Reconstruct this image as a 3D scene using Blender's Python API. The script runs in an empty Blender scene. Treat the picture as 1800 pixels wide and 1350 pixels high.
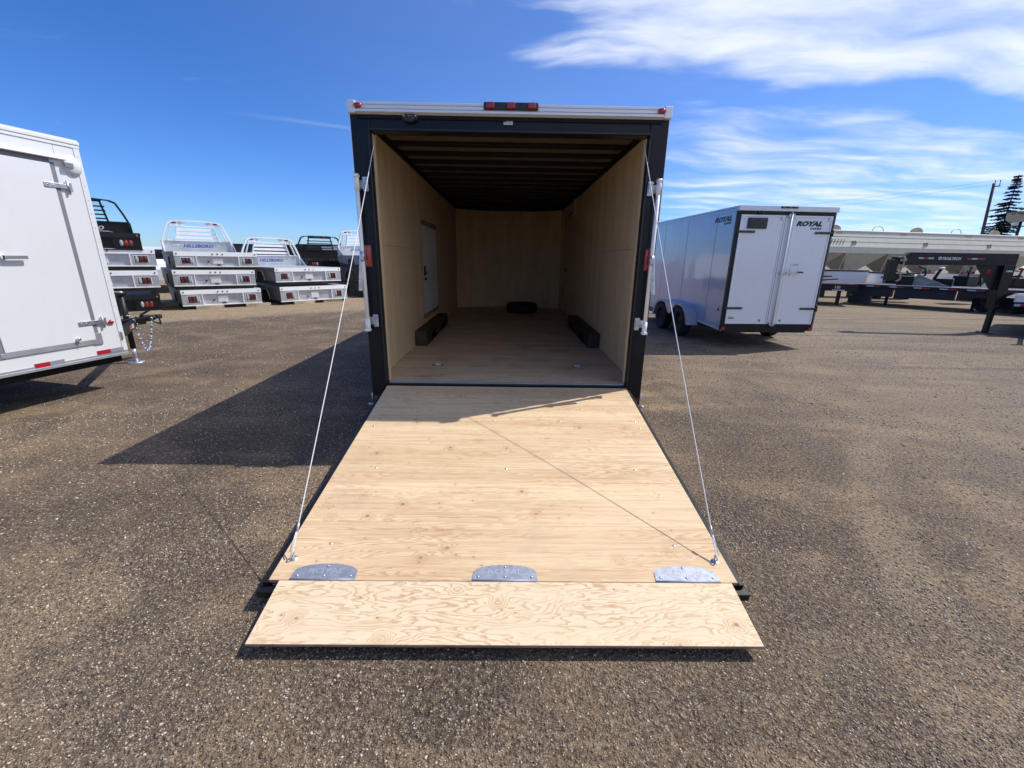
import bpy, bmesh, math, random
import numpy as np
from mathutils import Vector, Matrix
random.seed(7)
SC = bpy.context.scene
COL = SC.collection
R = math.radians

# ------------------------------------------------------------------ camera
cam_data = bpy.data.cameras.new('camera')
cam_data.sensor_width = 36.0
cam_data.lens = 745.0 / 1800 * 36
cam_data.clip_start = 0.05
cam_data.clip_end = 3000
cam = bpy.data.objects.new('camera', cam_data)
COL.objects.link(cam)
fw = np.array([-6, 220.4, 745.]); fw /= np.linalg.norm(fw)
up = np.array([39, 2525, -745.]); up -= fw * (up @ fw); up /= np.linalg.norm(up)
rt = np.cross(up, fw)
# rows: world axes in (right, up, forward) camera coordinates
cr = [Vector((a[0], a[1], -a[2])) for a in (rt, fw, up)]
M = Matrix((cr[0], cr[1], cr[2])).to_4x4()
M.translation = Vector((0, 0, 1.58))
cam.matrix_world = M
SC.camera = cam

# ------------------------------------------------------------------ sun and sky
SUN = Vector((1.93, .724, 2.72)).normalized()
EL = math.asin(SUN.z); AZ = math.atan2(SUN.x, SUN.y)
sun_data = bpy.data.lights.new('sun', 'SUN')
sun_data.energy = 3.3
sun_data.angle = R(0.53)
sun_data.color = (1.0, .965, .91)
sun = bpy.data.objects.new('sun', sun_data)
sun.rotation_euler = SUN.to_track_quat('Z', 'Y').to_euler()
sun.location = (20, 8, 30)
COL.objects.link(sun)

world = bpy.data.worlds.new('World')
SC.world = world
world.use_nodes = True


class G:
    """small node graph helper"""
    def __init__(s, nt): s.nt = nt; s.n = nt.nodes; s.l = nt.links
    def node(s, t, **k):
        n = s.n.new(t)
        for a, b in k.items(): setattr(n, a, b)
        return n
    def put(s, sock, v):
        if v is None: return
        if isinstance(v, bpy.types.NodeSocket): s.l.new(v, sock)
        elif isinstance(v, (tuple, list)) and sock.type == 'RGBA' and len(v) == 3: sock.default_value = (*v, 1)
        else: sock.default_value = v
    def math(s, op, a, b=None, c=None, clamp=False):
        n = s.node('ShaderNodeMath', operation=op, use_clamp=clamp)
        s.put(n.inputs[0], a); s.put(n.inputs[1], b); s.put(n.inputs[2], c)
        return n.outputs[0]
    def vmath(s, op, a, b=None, scale=None):
        n = s.node('ShaderNodeVectorMath', operation=op)
        s.put(n.inputs[0], a)
        if b is not None: s.put(n.inputs[1], b)
        if scale is not None: s.put(n.inputs['Scale'], scale)
        return n.outputs['Value'] if op in ('DOT_PRODUCT', 'LENGTH') else n.outputs[0]
    def mix(s, f, a, b, mode='MIX'):
        n = s.node('ShaderNodeMix', data_type='RGBA', blend_type=mode)
        s.put(n.inputs[0], f); s.put(n.inputs[6], a); s.put(n.inputs[7], b)
        return n.outputs[2]
    def noise(s, vec, scale, detail=3, rough=.55, dist=0.0, col=False, dim='3D'):
        n = s.node('ShaderNodeTexNoise', noise_dimensions=dim)
        s.put(n.inputs['Vector'], vec); n.inputs['Scale'].default_value = scale
        n.inputs['Detail'].default_value = detail; n.inputs['Roughness'].default_value = rough
        n.inputs['Distortion'].default_value = dist
        return n.outputs['Color' if col else 'Fac']
    def voro(s, vec, scale, feature='F1', rnd=1.0, out='Distance'):
        n = s.node('ShaderNodeTexVoronoi', feature=feature)
        s.put(n.inputs['Vector'], vec); n.inputs['Scale'].default_value = scale
        n.inputs['Randomness'].default_value = rnd
        return n.outputs[out]
    def ss(s, v, a, b, lo=0., hi=1.):
        n = s.node('ShaderNodeMapRange', interpolation_type='SMOOTHSTEP')
        s.put(n.inputs[0], v); n.inputs[1].default_value = a; n.inputs[2].default_value = b
        n.inputs[3].default_value = lo; n.inputs[4].default_value = hi
        return n.outputs[0]
    def lin(s, v, a, b, lo=0., hi=1.):
        n = s.node('ShaderNodeMapRange')
        s.put(n.inputs[0], v); n.inputs[1].default_value = a; n.inputs[2].default_value = b
        n.inputs[3].default_value = lo; n.inputs[4].default_value = hi
        return n.outputs[0]
    def sep(s, v):
        n = s.node('ShaderNodeSeparateXYZ'); s.put(n.inputs[0], v); return n.outputs
    def comb(s, x, y, z):
        n = s.node('ShaderNodeCombineXYZ')
        s.put(n.inputs[0], x); s.put(n.inputs[1], y); s.put(n.inputs[2], z); return n.outputs[0]
    def mapv(s, v, scale=(1, 1, 1), loc=(0, 0, 0), rot=(0, 0, 0)):
        n = s.node('ShaderNodeMapping'); s.put(n.inputs[0], v)
        n.inputs['Location'].default_value = loc; n.inputs['Rotation'].default_value = rot
        n.inputs['Scale'].default_value = scale
        return n.outputs[0]
    def bump(s, h, strength=.3, dist=.01, normal=None):
        n = s.node('ShaderNodeBump'); n.inputs['Strength'].default_value = strength
        n.inputs['Distance'].default_value = dist; s.put(n.inputs['Height'], h)
        if normal is not None: s.put(n.inputs['Normal'], normal)
        return n.outputs[0]


g = G(world.node_tree)
bg = world.node_tree.nodes['Background']
sky = g.node('ShaderNodeTexSky', sky_type='NISHITA')
sky.sun_disc = False
sky.sun_elevation = EL
sky.sun_rotation = AZ
sky.altitude = 700
sky.air_density = 1.0
sky.dust_density = 0.35
sky.ozone_density = 3.0
hs = g.node('ShaderNodeHueSaturation')
hs.inputs['Saturation'].default_value = 1.28
hs.inputs['Value'].default_value = 1.3
g.l.new(sky.outputs[0], hs.inputs['Color'])
tc = g.node('ShaderNodeTexCoord')
d = tc.outputs['Generated']
x, y, z = g.sep(d)
skyc = g.mix(1.0, hs.outputs[0], g.mix(g.ss(z, 0., .32), (.50, .69, 1.08), (.66, .74, 1.02)), 'MULTIPLY')
zz = g.math('ADD', g.math('MAXIMUM', z, 0.0), .08)
u = g.math('DIVIDE', x, zz); v = g.math('DIVIDE', y, zz)
uv = g.comb(u, v, 0.0)
warp = g.vmath('SCALE', g.vmath('SUBTRACT', g.noise(uv, 1.1, 3, .5, col=True), (.5, .5, .5)), scale=.55)
uvw = g.vmath('ADD', uv, warp)
fib = g.noise(g.mapv(uvw, scale=(1.0, 2.9, 1), rot=(0, 0, R(-14))), 1.15, 8, .54)
big = g.noise(g.mapv(uv, loc=(3.1, 1.7, 0)), .95, 4, .5)
band = g.math('ADD', g.math('MULTIPLY', g.math('SUBTRACT', big, .5), .95), v)
hi = g.ss(band, 2.02, 2.32, 1.0, 0.0)            # the thick sheet overhead and to the right
right1 = g.ss(g.math('ADD', u, g.math('MULTIPLY', g.math('SUBTRACT', fib, .5), 1.1)), -.45, .60)
low = g.ss(band, 2.28, 2.7)                        # thinner streaks near the horizon
right2 = g.ss(g.math('DIVIDE', x, g.math('MAXIMUM', y, .05)), .12, .5)
cov = g.math('ADD', g.math('MULTIPLY', g.math('MULTIPLY', hi, right1), .545),
             g.math('MULTIPLY', g.math('MULTIPLY', low, right2), .375))
wisp = g.math('MULTIPLY', fib, .32)
dens = g.ss(g.math('ADD', g.math('ADD', cov, g.math('MULTIPLY', fib, .95)), -.60), .0, .60)
front = g.ss(y, -.15, .15, .95, 1.0)
dens = g.math('MULTIPLY', g.math('MULTIPLY', dens, front), g.ss(z, -.02, .05))
# one thin contrail low on the left
ctr = g.math('ABSOLUTE', g.math('ADD', g.math('SUBTRACT', v, 3.36), g.math('MULTIPLY', u, -.45)))
ctr = g.math('ADD', ctr, g.math('MULTIPLY', g.math('SUBTRACT', fib, .5), .10))
ctr = g.math('MULTIPLY', g.ss(ctr, .0, .06, .11, 0.0), g.math('MULTIPLY', g.ss(u, -1.65, -1.05), g.ss(u, -.9, -.4, 1., 0.)))
veil = g.math('MULTIPLY', g.ss(u, -1.6, .3, 0., .075), g.ss(z, .02, .15, .3, 1.))
dens = g.math('MAXIMUM', g.math('ADD', g.math('MULTIPLY', dens, .80), veil), ctr)
cl = g.mix(g.ss(fib, .35, .7), (7.2, 8.0, 9.6), (9.0, 9.3, 9.9))
g.l.new(g.mix(dens, skyc, cl), bg.inputs['Color'])
bg.inputs['Strength'].default_value = 0.088

SC.view_settings.view_transform = 'Standard'
SC.view_settings.look = 'None'
SC.view_settings.gamma = 1
SC.view_settings.exposure = 0.42
SC.view_settings.use_curve_mapping = False
SC.cycles.max_bounces = 14
SC.cycles.diffuse_bounces = 12

# ------------------------------------------------------------------ materials
MATS = {}


def newmat(name):
    m = bpy.data.materials.new(name); m.use_nodes = True
    g = G(m.node_tree); b = m.node_tree.nodes['Principled BSDF']
    MATS[name] = m
    return m, g, b


def simple(name, col, rough=.5, metal=0., var=.0, spec=.5, scale=3., bump=0., bscale=60, dirt=0., coat=0.):
    m, g, b = newmat(name)
    tc = g.node('ShaderNodeTexCoord').outputs['Object']
    c = col
    if var or dirt:
        n = g.noise(tc, scale, 5, .6)
        lo = tuple(x * (1 - var) for x in col); hi = tuple(min(1, x * (1 + var)) for x in col)
        c = g.mix(g.ss(n, .3, .7), lo, hi)
        if dirt:
            n2 = g.noise(tc, scale * 2.3, 7, .7)
            c = g.mix(g.ss(n2, .55, .85, 0, dirt), c, (.16, .13, .10))
        g.put(b.inputs['Roughness'], g.ss(g.noise(tc, scale * 3, 4, .6), .25, .75, max(0, rough - .07), min(1, rough + .09)))
    else:
        b.inputs['Roughness'].default_value = rough
    g.put(b.inputs['Base Color'], c)
    b.inputs['Metallic'].default_value = metal
    b.inputs['Specular IOR Level'].default_value = spec
    b.inputs['Coat Weight'].default_value = coat
    b.inputs['Coat Roughness'].default_value = .05
    if bump:
        g.put(b.inputs['Normal'], g.bump(g.noise(tc, bscale, 3, .6), bump, .004))
    return m


def panelmat(name, col, rough, wav=.0, **k):
    """painted sheet skin that ripples slightly, with faint dust"""
    m, g, b = newmat(name)
    tc = g.node('ShaderNodeTexCoord').outputs['Object']
    n = g.noise(tc, 1.1, 5, .6)
    dust = g.noise(g.mapv(tc, scale=(3, 3, .7)), 3.0, 7, .7)
    c = g.mix(g.ss(dust, .5, .9, 0, .16), col, (.38, .33, .27))
    c = g.mix(g.ss(n, .2, .8, 0, .06), c, tuple(x * .7 for x in col))
    g.put(b.inputs['Base Color'], c)
    g.put(b.inputs['Roughness'], g.ss(n, .3, .7, rough, rough + .1))
    b.inputs['Coat Weight'].default_value = k.get('coat', .5)
    b.inputs['Coat Roughness'].default_value = .06
    h = g.noise(g.mapv(tc, scale=(1, 1, .8)), 1.7, 2, .4)
    nrm = g.bump(h, wav, .06)
    g.put(b.inputs['Normal'], nrm)
    g.put(b.inputs['Coat Normal'], nrm)
    return m


def plywood(name, light, dark, kind='calm', axis='x', dirty=0., seed=0.):
    m, g, b = newmat(name)
    tc = g.node('ShaderNodeTexCoord').outputs['Object']
    x, y, z = g.sep(tc)
    if axis == 'x': p = g.comb(x, y, g.math('MULTIPLY', z, .3))
    elif axis == 'y': p = g.comb(y, x, z)
    elif axis == 'yz': p = g.comb(y, z, x)          # wall, grain lengthwise
    elif axis == 'zy': p = g.comb(z, y, x)          # wall, grain upright
    elif axis == 'zx': p = g.comb(z, x, y)
    p = g.vmath('ADD', p, (seed, seed * 1.7, 0))
    # knots
    kv = g.mapv(p, scale=(1.0, 1.25, 0.0))
    def knots(scale, keep, r):
        dd = g.voro(kv, scale); cc = g.voro(kv, scale, out='Color')
        k = g.math('GREATER_THAN', g.sep(cc)[0], keep)
        return g.math('MULTIPLY', g.ss(dd, r * .55, r, 1., 0.), k), g.math('MULTIPLY', g.ss(dd, r, r * 4.5, 1., 0.), k)
    k1, h1 = knots(5.2, .35, .075)
    k2, h2 = knots(13., .45, .085)
    if kind == 'wild':
        q = g.mapv(p, scale=(.72, 3.0, 0))
        w = g.vmath('SCALE', g.vmath('SUBTRACT', g.noise(q, 4.5, 3, .5, col=True), (.5, .5, .5)), scale=.12)
        q = g.vmath('ADD', q, w)
        n = g.noise(q, 1.9, 4, .50)
        n = g.math('ADD', n, g.math('MULTIPLY', g.math('SUBTRACT', g.noise(q, 14., 3, .6), .5), .035))
        ph = g.math('MULTIPLY', g.math('ADD', n, g.math('MULTIPLY', h1, .14)), 24.)
        f = g.math('FRACT', ph)
        line = g.math('MULTIPLY', g.ss(f, .35, .93), g.ss(f, .93, 1.0, 1., 0.))
        line = g.math('POWER', line, 1.7)
        amt = g.ss(g.noise(q, 2.3, 4), .28, .60, .25, 1.0)
        line = g.math('MULTIPLY', line, amt)
        wash = g.ss(g.noise(q, 5.0, 4, .6), .35, .75)
        c = g.mix(g.math('MULTIPLY', wash, .35), light, tuple(a * .55 + b_ * .45 for a, b_ in zip(light, dark)))
        st2 = g.noise(g.mapv(p, scale=(.9, 16., 0)), 3.0, 5, .7)
        c = g.mix(g.ss(st2, .5, .8, 0, .30), c, dark)
        c = g.mix(g.math('MULTIPLY', line, .85), c, dark)
    else:
        q = g.mapv(p, scale=(.34, 4.6, 0))
        w = g.vmath('SCALE', g.vmath('SUBTRACT', g.noise(g.mapv(p, scale=(1, 2, 0)), 2.2, 3, .5, col=True), (.5, .5, .5)), scale=.30)
        q = g.vmath('ADD', q, g.vmath('MULTIPLY', w, (.4, 1., 0)))
        n = g.noise(q, 1.6, 3, .45)
        ph = g.math('MULTIPLY', g.math('ADD', n, g.math('MULTIPLY', h1, .05)), 36.)
        f = g.math('FRACT', ph)
        line = g.math('MULTIPLY', g.ss(f, .30, .92), g.ss(f, .93, 1.0, 1., 0.))
        amt = g.ss(g.noise(g.mapv(p, scale=(.5, 2.4, 0)), 1.3, 3), .35, .68, .12, .85)
        line = g.math('MULTIPLY', line, amt)
        streak = g.noise(g.mapv(p, scale=(.6, 20., 0)), 2.4, 6, .7)
        band = g.noise(g.mapv(p, scale=(.12, 2.3, 0)), 2.2, 3, .5)
        mid = tuple(a * .62 + b_ * .38 for a, b_ in zip(light, dark))
        c = g.mix(g.ss(band, .3, .66, 0, .90), light, mid)
        c = g.mix(g.ss(streak, .44, .70, 0, .60), c, dark)
        c = g.mix(g.math('MULTIPLY', line, .82), c, dark)
    kd = tuple(a * .32 for a in dark)
    c = g.mix(g.math('MULTIPLY', h1, .30), c, dark)
    c = g.mix(g.math('MULTIPLY', h2, .16), c, dark)
    c = g.mix(g.math('MULTIPLY', k1, .85), c, tuple(a * .58 for a in dark))
    c = g.mix(g.math('MULTIPLY', k2, .75), c, kd)
    # filled football patches
    fb = g.voro(g.mapv(p, scale=(.62, 1.3, 0), loc=(.37, .11, 0)), 3.0)
    fc = g.voro(g.mapv(p, scale=(.62, 1.3, 0), loc=(.37, .11, 0)), 3.0, out='Color')
    fk = g.math('GREATER_THAN', g.sep(fc)[1], .62)
    c = g.mix(g.math('MULTIPLY', fk, g.ss(fb, .050, .062, .75, 0)), c, dark)
    c = g.mix(g.math('MULTIPLY', fk, g.ss(fb, .036, .044, .95, 0)), c, tuple(min(1, a * 1.05) for a in light))
    # fine fibre
    fine = g.noise(g.mapv(p, scale=(9, 160, 0)), 1.6, 3, .7)
    c = g.mix(g.ss(fine, .35, .8, 0, .18), c, tuple(a * .8 for a in dark))
    if dirty:
        blot = g.noise(g.mapv(p, scale=(.9, 1.5, 0)), 2.4, 6, .66)
        spot = g.noise(g.mapv(p, scale=(1.5, 4, 0)), 6.5, 6, .7)
        dm = g.math('ADD', g.ss(blot, .45, .78, 0, dirty), g.ss(spot, .56, .82, 0, dirty * .8), clamp=True)
        c = g.mix(dm, c, (.14, .125, .10))
    # faint boot prints: clustered speckle
    bp = g.voro(g.mapv(p, scale=(1, 1, 0), loc=(2.2, .6, 0)), 2.6)
    bc = g.sep(g.voro(g.mapv(p, scale=(1, 1, 0), loc=(2.2, .6, 0)), 2.6, out='Color'))[2]
    sp = g.ss(g.voro(p, 62.), .22, .38, 1., 0.)
    pr = g.math('MULTIPLY', g.math('MULTIPLY', g.ss(bp, .10, .20, 1., 0.), g.math('GREATER_THAN', bc, .35)), sp)
    c = g.mix(g.math('MULTIPLY', pr, .60), c, (.26, .21, .155))
    if kind != 'wild' and not dirty:
        sm = g.noise(g.mapv(p, scale=(1.3, 1, 0)), 2.1, 6, .68)
        c = g.mix(g.ss(sm, .50, .78, 0, .30), c, (.36, .28, .19))
    g.put(b.inputs['Base Color'], c)
    b.inputs['Roughness'].default_value = .62
    b.inputs['Specular IOR Level'].default_value = .25
    g.put(b.inputs['Normal'], g.bump(g.math('ADD', fine, g.math('MULTIPLY', line, .8)), .22, .0015))
    return m


plywood('ply_ramp', (.83, .64, .405), (.47, .265, .125), 'calm', 'x')
plywood('ply_flap', (.80, .64, .43), (.52, .325, .16), 'wild', 'x', seed=3.)
plywood('ply_floor', (.82, .62, .40), (.50, .32, .185), 'calm', 'x', dirty=.55, seed=6.)
plywood('ply_wall', (.86, .68, .43), (.62, .43, .235), 'calm', 'zy', dirty=.12, seed=9.)
plywood('ply_front', (.84, .63, .37), (.60, .39, .19), 'calm', 'zx', dirty=.10, seed=12.)
simple('ply_edge', (.36, .20, .15), .7, var=.25, scale=9)
simple('wood_block', (.45, .36, .25), .8, var=.3, scale=6)
panelmat('white_skin', (.77, .78, .80), .28, .10)
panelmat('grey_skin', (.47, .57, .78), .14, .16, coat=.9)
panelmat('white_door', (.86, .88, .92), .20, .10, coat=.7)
simple('fender_paint', (.50, .53, .58), .3, var=.05)
simple('white_inner', (.85, .86, .86), .4, var=.06)
simple('black_skin', (.012, .012, .014), .22, var=.2, coat=.3)
simple('black_paint', (.008, .008, .009), .42, var=.25, scale=2.5, dirt=.06, spec=.35)
simple('navy_frame', (.007, .0085, .012), .32, var=.2, scale=1.5, dirt=.03, spec=.3)
simple('black_plastic', (.02, .02, .02), .35)
simple('grey_box', (.022, .027, .036), .5, var=.2, spec=.3)
simple('aluminium', (.72, .72, .73), .34, 1., var=.10, scale=5)
simple('alu_trim', (.80, .81, .82), .38, .30, var=.04, scale=2)
simple('alu_plate', (.50, .52, .55), .46, .55, var=.14, scale=3, bump=.12, bscale=220)
simple('alu_dark', (.25, .25, .245), .5, .5, var=.25, scale=3)
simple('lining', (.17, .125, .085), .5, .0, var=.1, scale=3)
simple('alu_bright', (.88, .89, .90), .38, .05, var=.04)
simple('galv', (.55, .57, .61), .42, .85, var=.22, scale=22, bump=.1, bscale=90)
simple('hinge_steel', (.33, .35, .41), .58, .55, var=.16, scale=26, bump=.06, bscale=90)
simple('stamp_grey', (.42, .44, .50), .6, .4)
simple('tape_grey', (.27, .275, .33), .45)
simple('chrome', (.85, .85, .86), .10, 1.)
simple('rubber', (.018, .018, .018), .75, var=.3, scale=8)
simple('gasket', (.20, .205, .24), .55, var=.08)
simple('alu_strip', (.50, .52, .57), .40, .55, var=.1)
simple('red_lens', (.36, .012, .014), .12, coat=1.)
simple('dark_lens', (.12, .008, .012), .12, coat=1.)
simple('clear_lens', (.42, .43, .45), .12, coat=1.)
simple('amber_lens', (.60, .14, .03), .2, coat=.8)
simple('tape_red', (.42, .015, .03), .35)
simple('tape_white', (.52, .53, .58), .35)
simple('cable_white', (.80, .80, .78), .4)
simple('label_white', (.70, .70, .70), .5)
simple('print_black', (.012, .014, .022), .4)
simple('print_blue', (.04, .09, .42), .35)
simple('print_white', (.72, .72, .72), .4)
simple('print_red', (.45, .02, .03), .4)
simple('print_grey', (.75, .77, .82), .45)
simple('beige_skin', (.60, .58, .48), .58, var=.05, scale=2., dirt=.08)
simple('beige_dark', (.40, .40, .34), .5, var=.1)
simple('beige_mid', (.50, .50, .44), .5, var=.06)
simple('tan_paint', (.42, .34, .24), .55, var=.1)
simple('orange_mark', (.62, .30, .10), .5)
simple('red_paint', (.32, .02, .02), .4, var=.2)
simple('pole_wood', (.10, .08, .075), .85, var=.3, scale=6)
simple('wire', (.10, .11, .13), .6)
simple('steel_dark', (.06, .055, .05), .55, .4, var=.3)
simple('box_brown', (.055, .040, .030), .6, var=.3, scale=10, spec=.3)
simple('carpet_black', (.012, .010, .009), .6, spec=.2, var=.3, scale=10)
simple('glass_dark', (.012, .014, .018), .06, coat=1.)
simple('bark', (.07, .05, .04), .9, var=.3)


def foliage(name, col):
    m, g, b = newmat(name)
    info = g.node('ShaderNodeNewGeometry').outputs['Random Per Island']
    c = g.mix(info, tuple(a * .55 for a in col), tuple(a * 1.5 for a in col))
    g.put(b.inputs['Base Color'], c); b.inputs['Roughness'].default_value = .6
    return m


foliage('needles', (.035, .058, .034))

# pebbles coloured one by one
m, g, b = newmat('pebble')
rnd = g.node('ShaderNodeNewGeometry').outputs['Random Per Island']
cr_ = g.node('ShaderNodeValToRGB')
g.l.new(rnd, cr_.inputs[0])
el = cr_.color_ramp.elements
el[0].position = 0; el[0].color = (.035, .034, .034, 1)
el[1].position = 1; el[1].color = (.62, .56, .44, 1)
for p_, c_ in ((.22, (.13, .10, .078, 1)), (.50, (.27, .21, .15, 1)), (.78, (.40, .32, .235, 1)), (.93, (.60, .50, .38, 1))):
    e = el.new(p_); e.color = c_
g.l.new(cr_.outputs[0], b.inputs['Base Color'])
b.inputs['Roughness'].default_value = .6

# yard ground
m, g, b = newmat('yard_ground')
P = g.node('ShaderNodeTexCoord').outputs['Object']
x, y, z = g.sep(P)
w1 = g.math('MULTIPLY', g.math('SUBTRACT', g.noise(P, .55, 4, .6), .5), 1.6)
L1 = g.math('SUBTRACT', y, g.math('MULTIPLY_ADD', x, .80, 16.8))
L2 = g.math('SUBTRACT', y, g.math('MULTIPLY_ADD', x, -.72, 19.8))
far = g.math('ADD', g.math('MAXIMUM', L1, L2), w1)
dirt = g.ss(far, -.6, .5)
patch = g.noise(P, .42, 5, .62)
track = g.noise(g.mapv(P, scale=(.35, 1.6, 1), rot=(0, 0, R(24))), .9, 5, .62)
mott = g.noise(P, 2.6, 5, .65)
patch2 = g.noise(g.vmath('ADD', P, (7., 3., 0.)), 1.05, 6, .68)
fine = g.noise(P, 42, 4, .8)
fine2 = g.noise(P, 190, 2, .7)
base = g.mix(g.ss(patch, .36, .64), (.110, .080, .057), (.270, .200, .134))
base = g.mix(g.ss(track, .44, .64, 0, .85), base, (.37, .265, .172))
base = g.mix(g.ss(g.noise(g.mapv(P, scale=(1.2, .3, 1), rot=(0, 0, R(-28))), .8, 4, .6), .48, .72, 0, .85), base, (.115, .090, .074))
base = g.mix(g.ss(mott, .40, .68, 0, .60), base, (.115, .090, .072))
base = g.mix(g.math('MULTIPLY', g.ss(g.math('ADD', y, w1), 3.2, 6.5), g.ss(g.math('ADD', x, w1), 1.5, -1.5, 0, .62)), base, (.098, .076, .062))
base = g.mix(g.ss(patch2, .50, .60, 0, .72), base, (.080, .064, .054))
base = g.mix(g.ss(patch2, .46, .34, 0, .40), base, (.345, .262, .178))
for cx_, cy_, r_, k_ in ((-16., -3., 13.2, .55), (-16., -3., 14.9, .55), (17., -7., 15.6, .6), (17., -7., 17.3, .6), (2., 26., 17.5, .45), (2., 26., 19.2, .45), (-20., 14., 17.2, .5), (-20., 14., 15.5, .5)):
    dd = g.vmath('LENGTH', g.vmath('ADD', P, (-cx_, -cy_, 0)))
    dd = g.math('ABSOLUTE', g.math('SUBTRACT', g.math('ADD', dd, g.math('MULTIPLY', w1, .12)), r_))
    brk = g.ss(g.noise(g.vmath('ADD', P, (cx_, 0, 0)), .55, 4, .6), .42, .62)
    base = g.mix(g.math('MULTIPLY', g.ss(dd, .07, .20, k_, 0.), brk), base, (.335, .262, .185) if r_ > 15 else (.082, .064, .053))
# right half is paler, a worn driving surface
base = g.mix(g.ss(g.math('ADD', x, g.math('MULTIPLY', w1, 1.6)), 1.0, 6.5, 0, .60), base, (.275, .235, .195))
dirtc = g.mix(g.ss(mott, .3, .7), (.29, .225, .15), (.38, .30, .205))
col = g.mix(dirt, base, dirtc)
tr2 = g.noise(g.mapv(P, scale=(.16, 2.2, 1), rot=(0, 0, R(-36))), 1.0, 5, .65)
col = g.mix(g.math('MULTIPLY', g.ss(tr2, .46, .62, 0, .72), g.ss(x, 4, 7)), col, (.115, .095, .082))
col = g.mix(g.math('MULTIPLY', g.ss(x, 6, 11), .40), col, (.15, .125, .10))
spk = g.math('ADD', g.math('MULTIPLY', g.math('SUBTRACT', fine, .5), 2.6), g.math('MULTIPLY', g.math('SUBTRACT', fine2, .5), 2.2))
col = g.mix(g.ss(spk, .04, .65, 0, .82), col, (.52, .42, .305))
col = g.mix(g.ss(spk, -.03, -.52, 0, .92), col, (.032, .025, .020))
vd = g.voro(P, 85.); vc = g.sep(g.voro(P, 85., out='Color'))[0]
chip = g.math('MULTIPLY', g.ss(vd, .14, .30, 1, 0), g.math('GREATER_THAN', vc, .86))
col = g.mix(g.math('MULTIPLY', chip, .8), col, (.44, .40, .33))
col = g.mix(1.0, col, (1.0, .945, .86), 'MULTIPLY')
g.put(b.inputs['Base Color'], col)
b.inputs['Roughness'].default_value = .85
b.inputs['Specular IOR Level'].default_value = .25
vh = g.ss(g.voro(g.vmath('ADD', P, g.vmath('SCALE', g.noise(P, 30, 2, col=True), scale=.02)), 62.), 0, .6, 1, 0)
hgt = g.math('ADD', g.math('ADD', g.math('MULTIPLY', fine, 1.0), g.math('MULTIPLY', vh, .6)), g.math('MULTIPLY', fine2, .35))
n1 = g.bump(g.noise(P, 5, 5, .6), .5, .03)
g.put(b.inputs['Normal'], g.bump(hgt, .9, .014, n1))


# ------------------------------------------------------------------ geometry helpers
def tag(o, label=None, cat=None, group=None, kind=None):
    if label: o['label'] = label
    if cat: o['category'] = cat
    if group: o['group'] = group
    if kind: o['kind'] = kind
    return o


def root(name, loc, rz=0., label=None, cat=None, group=None, rx=0., ry=0.):
    o = bpy.data.objects.new(name, None)
    o.empty_display_size = .3
    COL.objects.link(o); o.location = loc; o.rotation_euler = (rx, ry, rz)
    return tag(o, label, cat, group)


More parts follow.
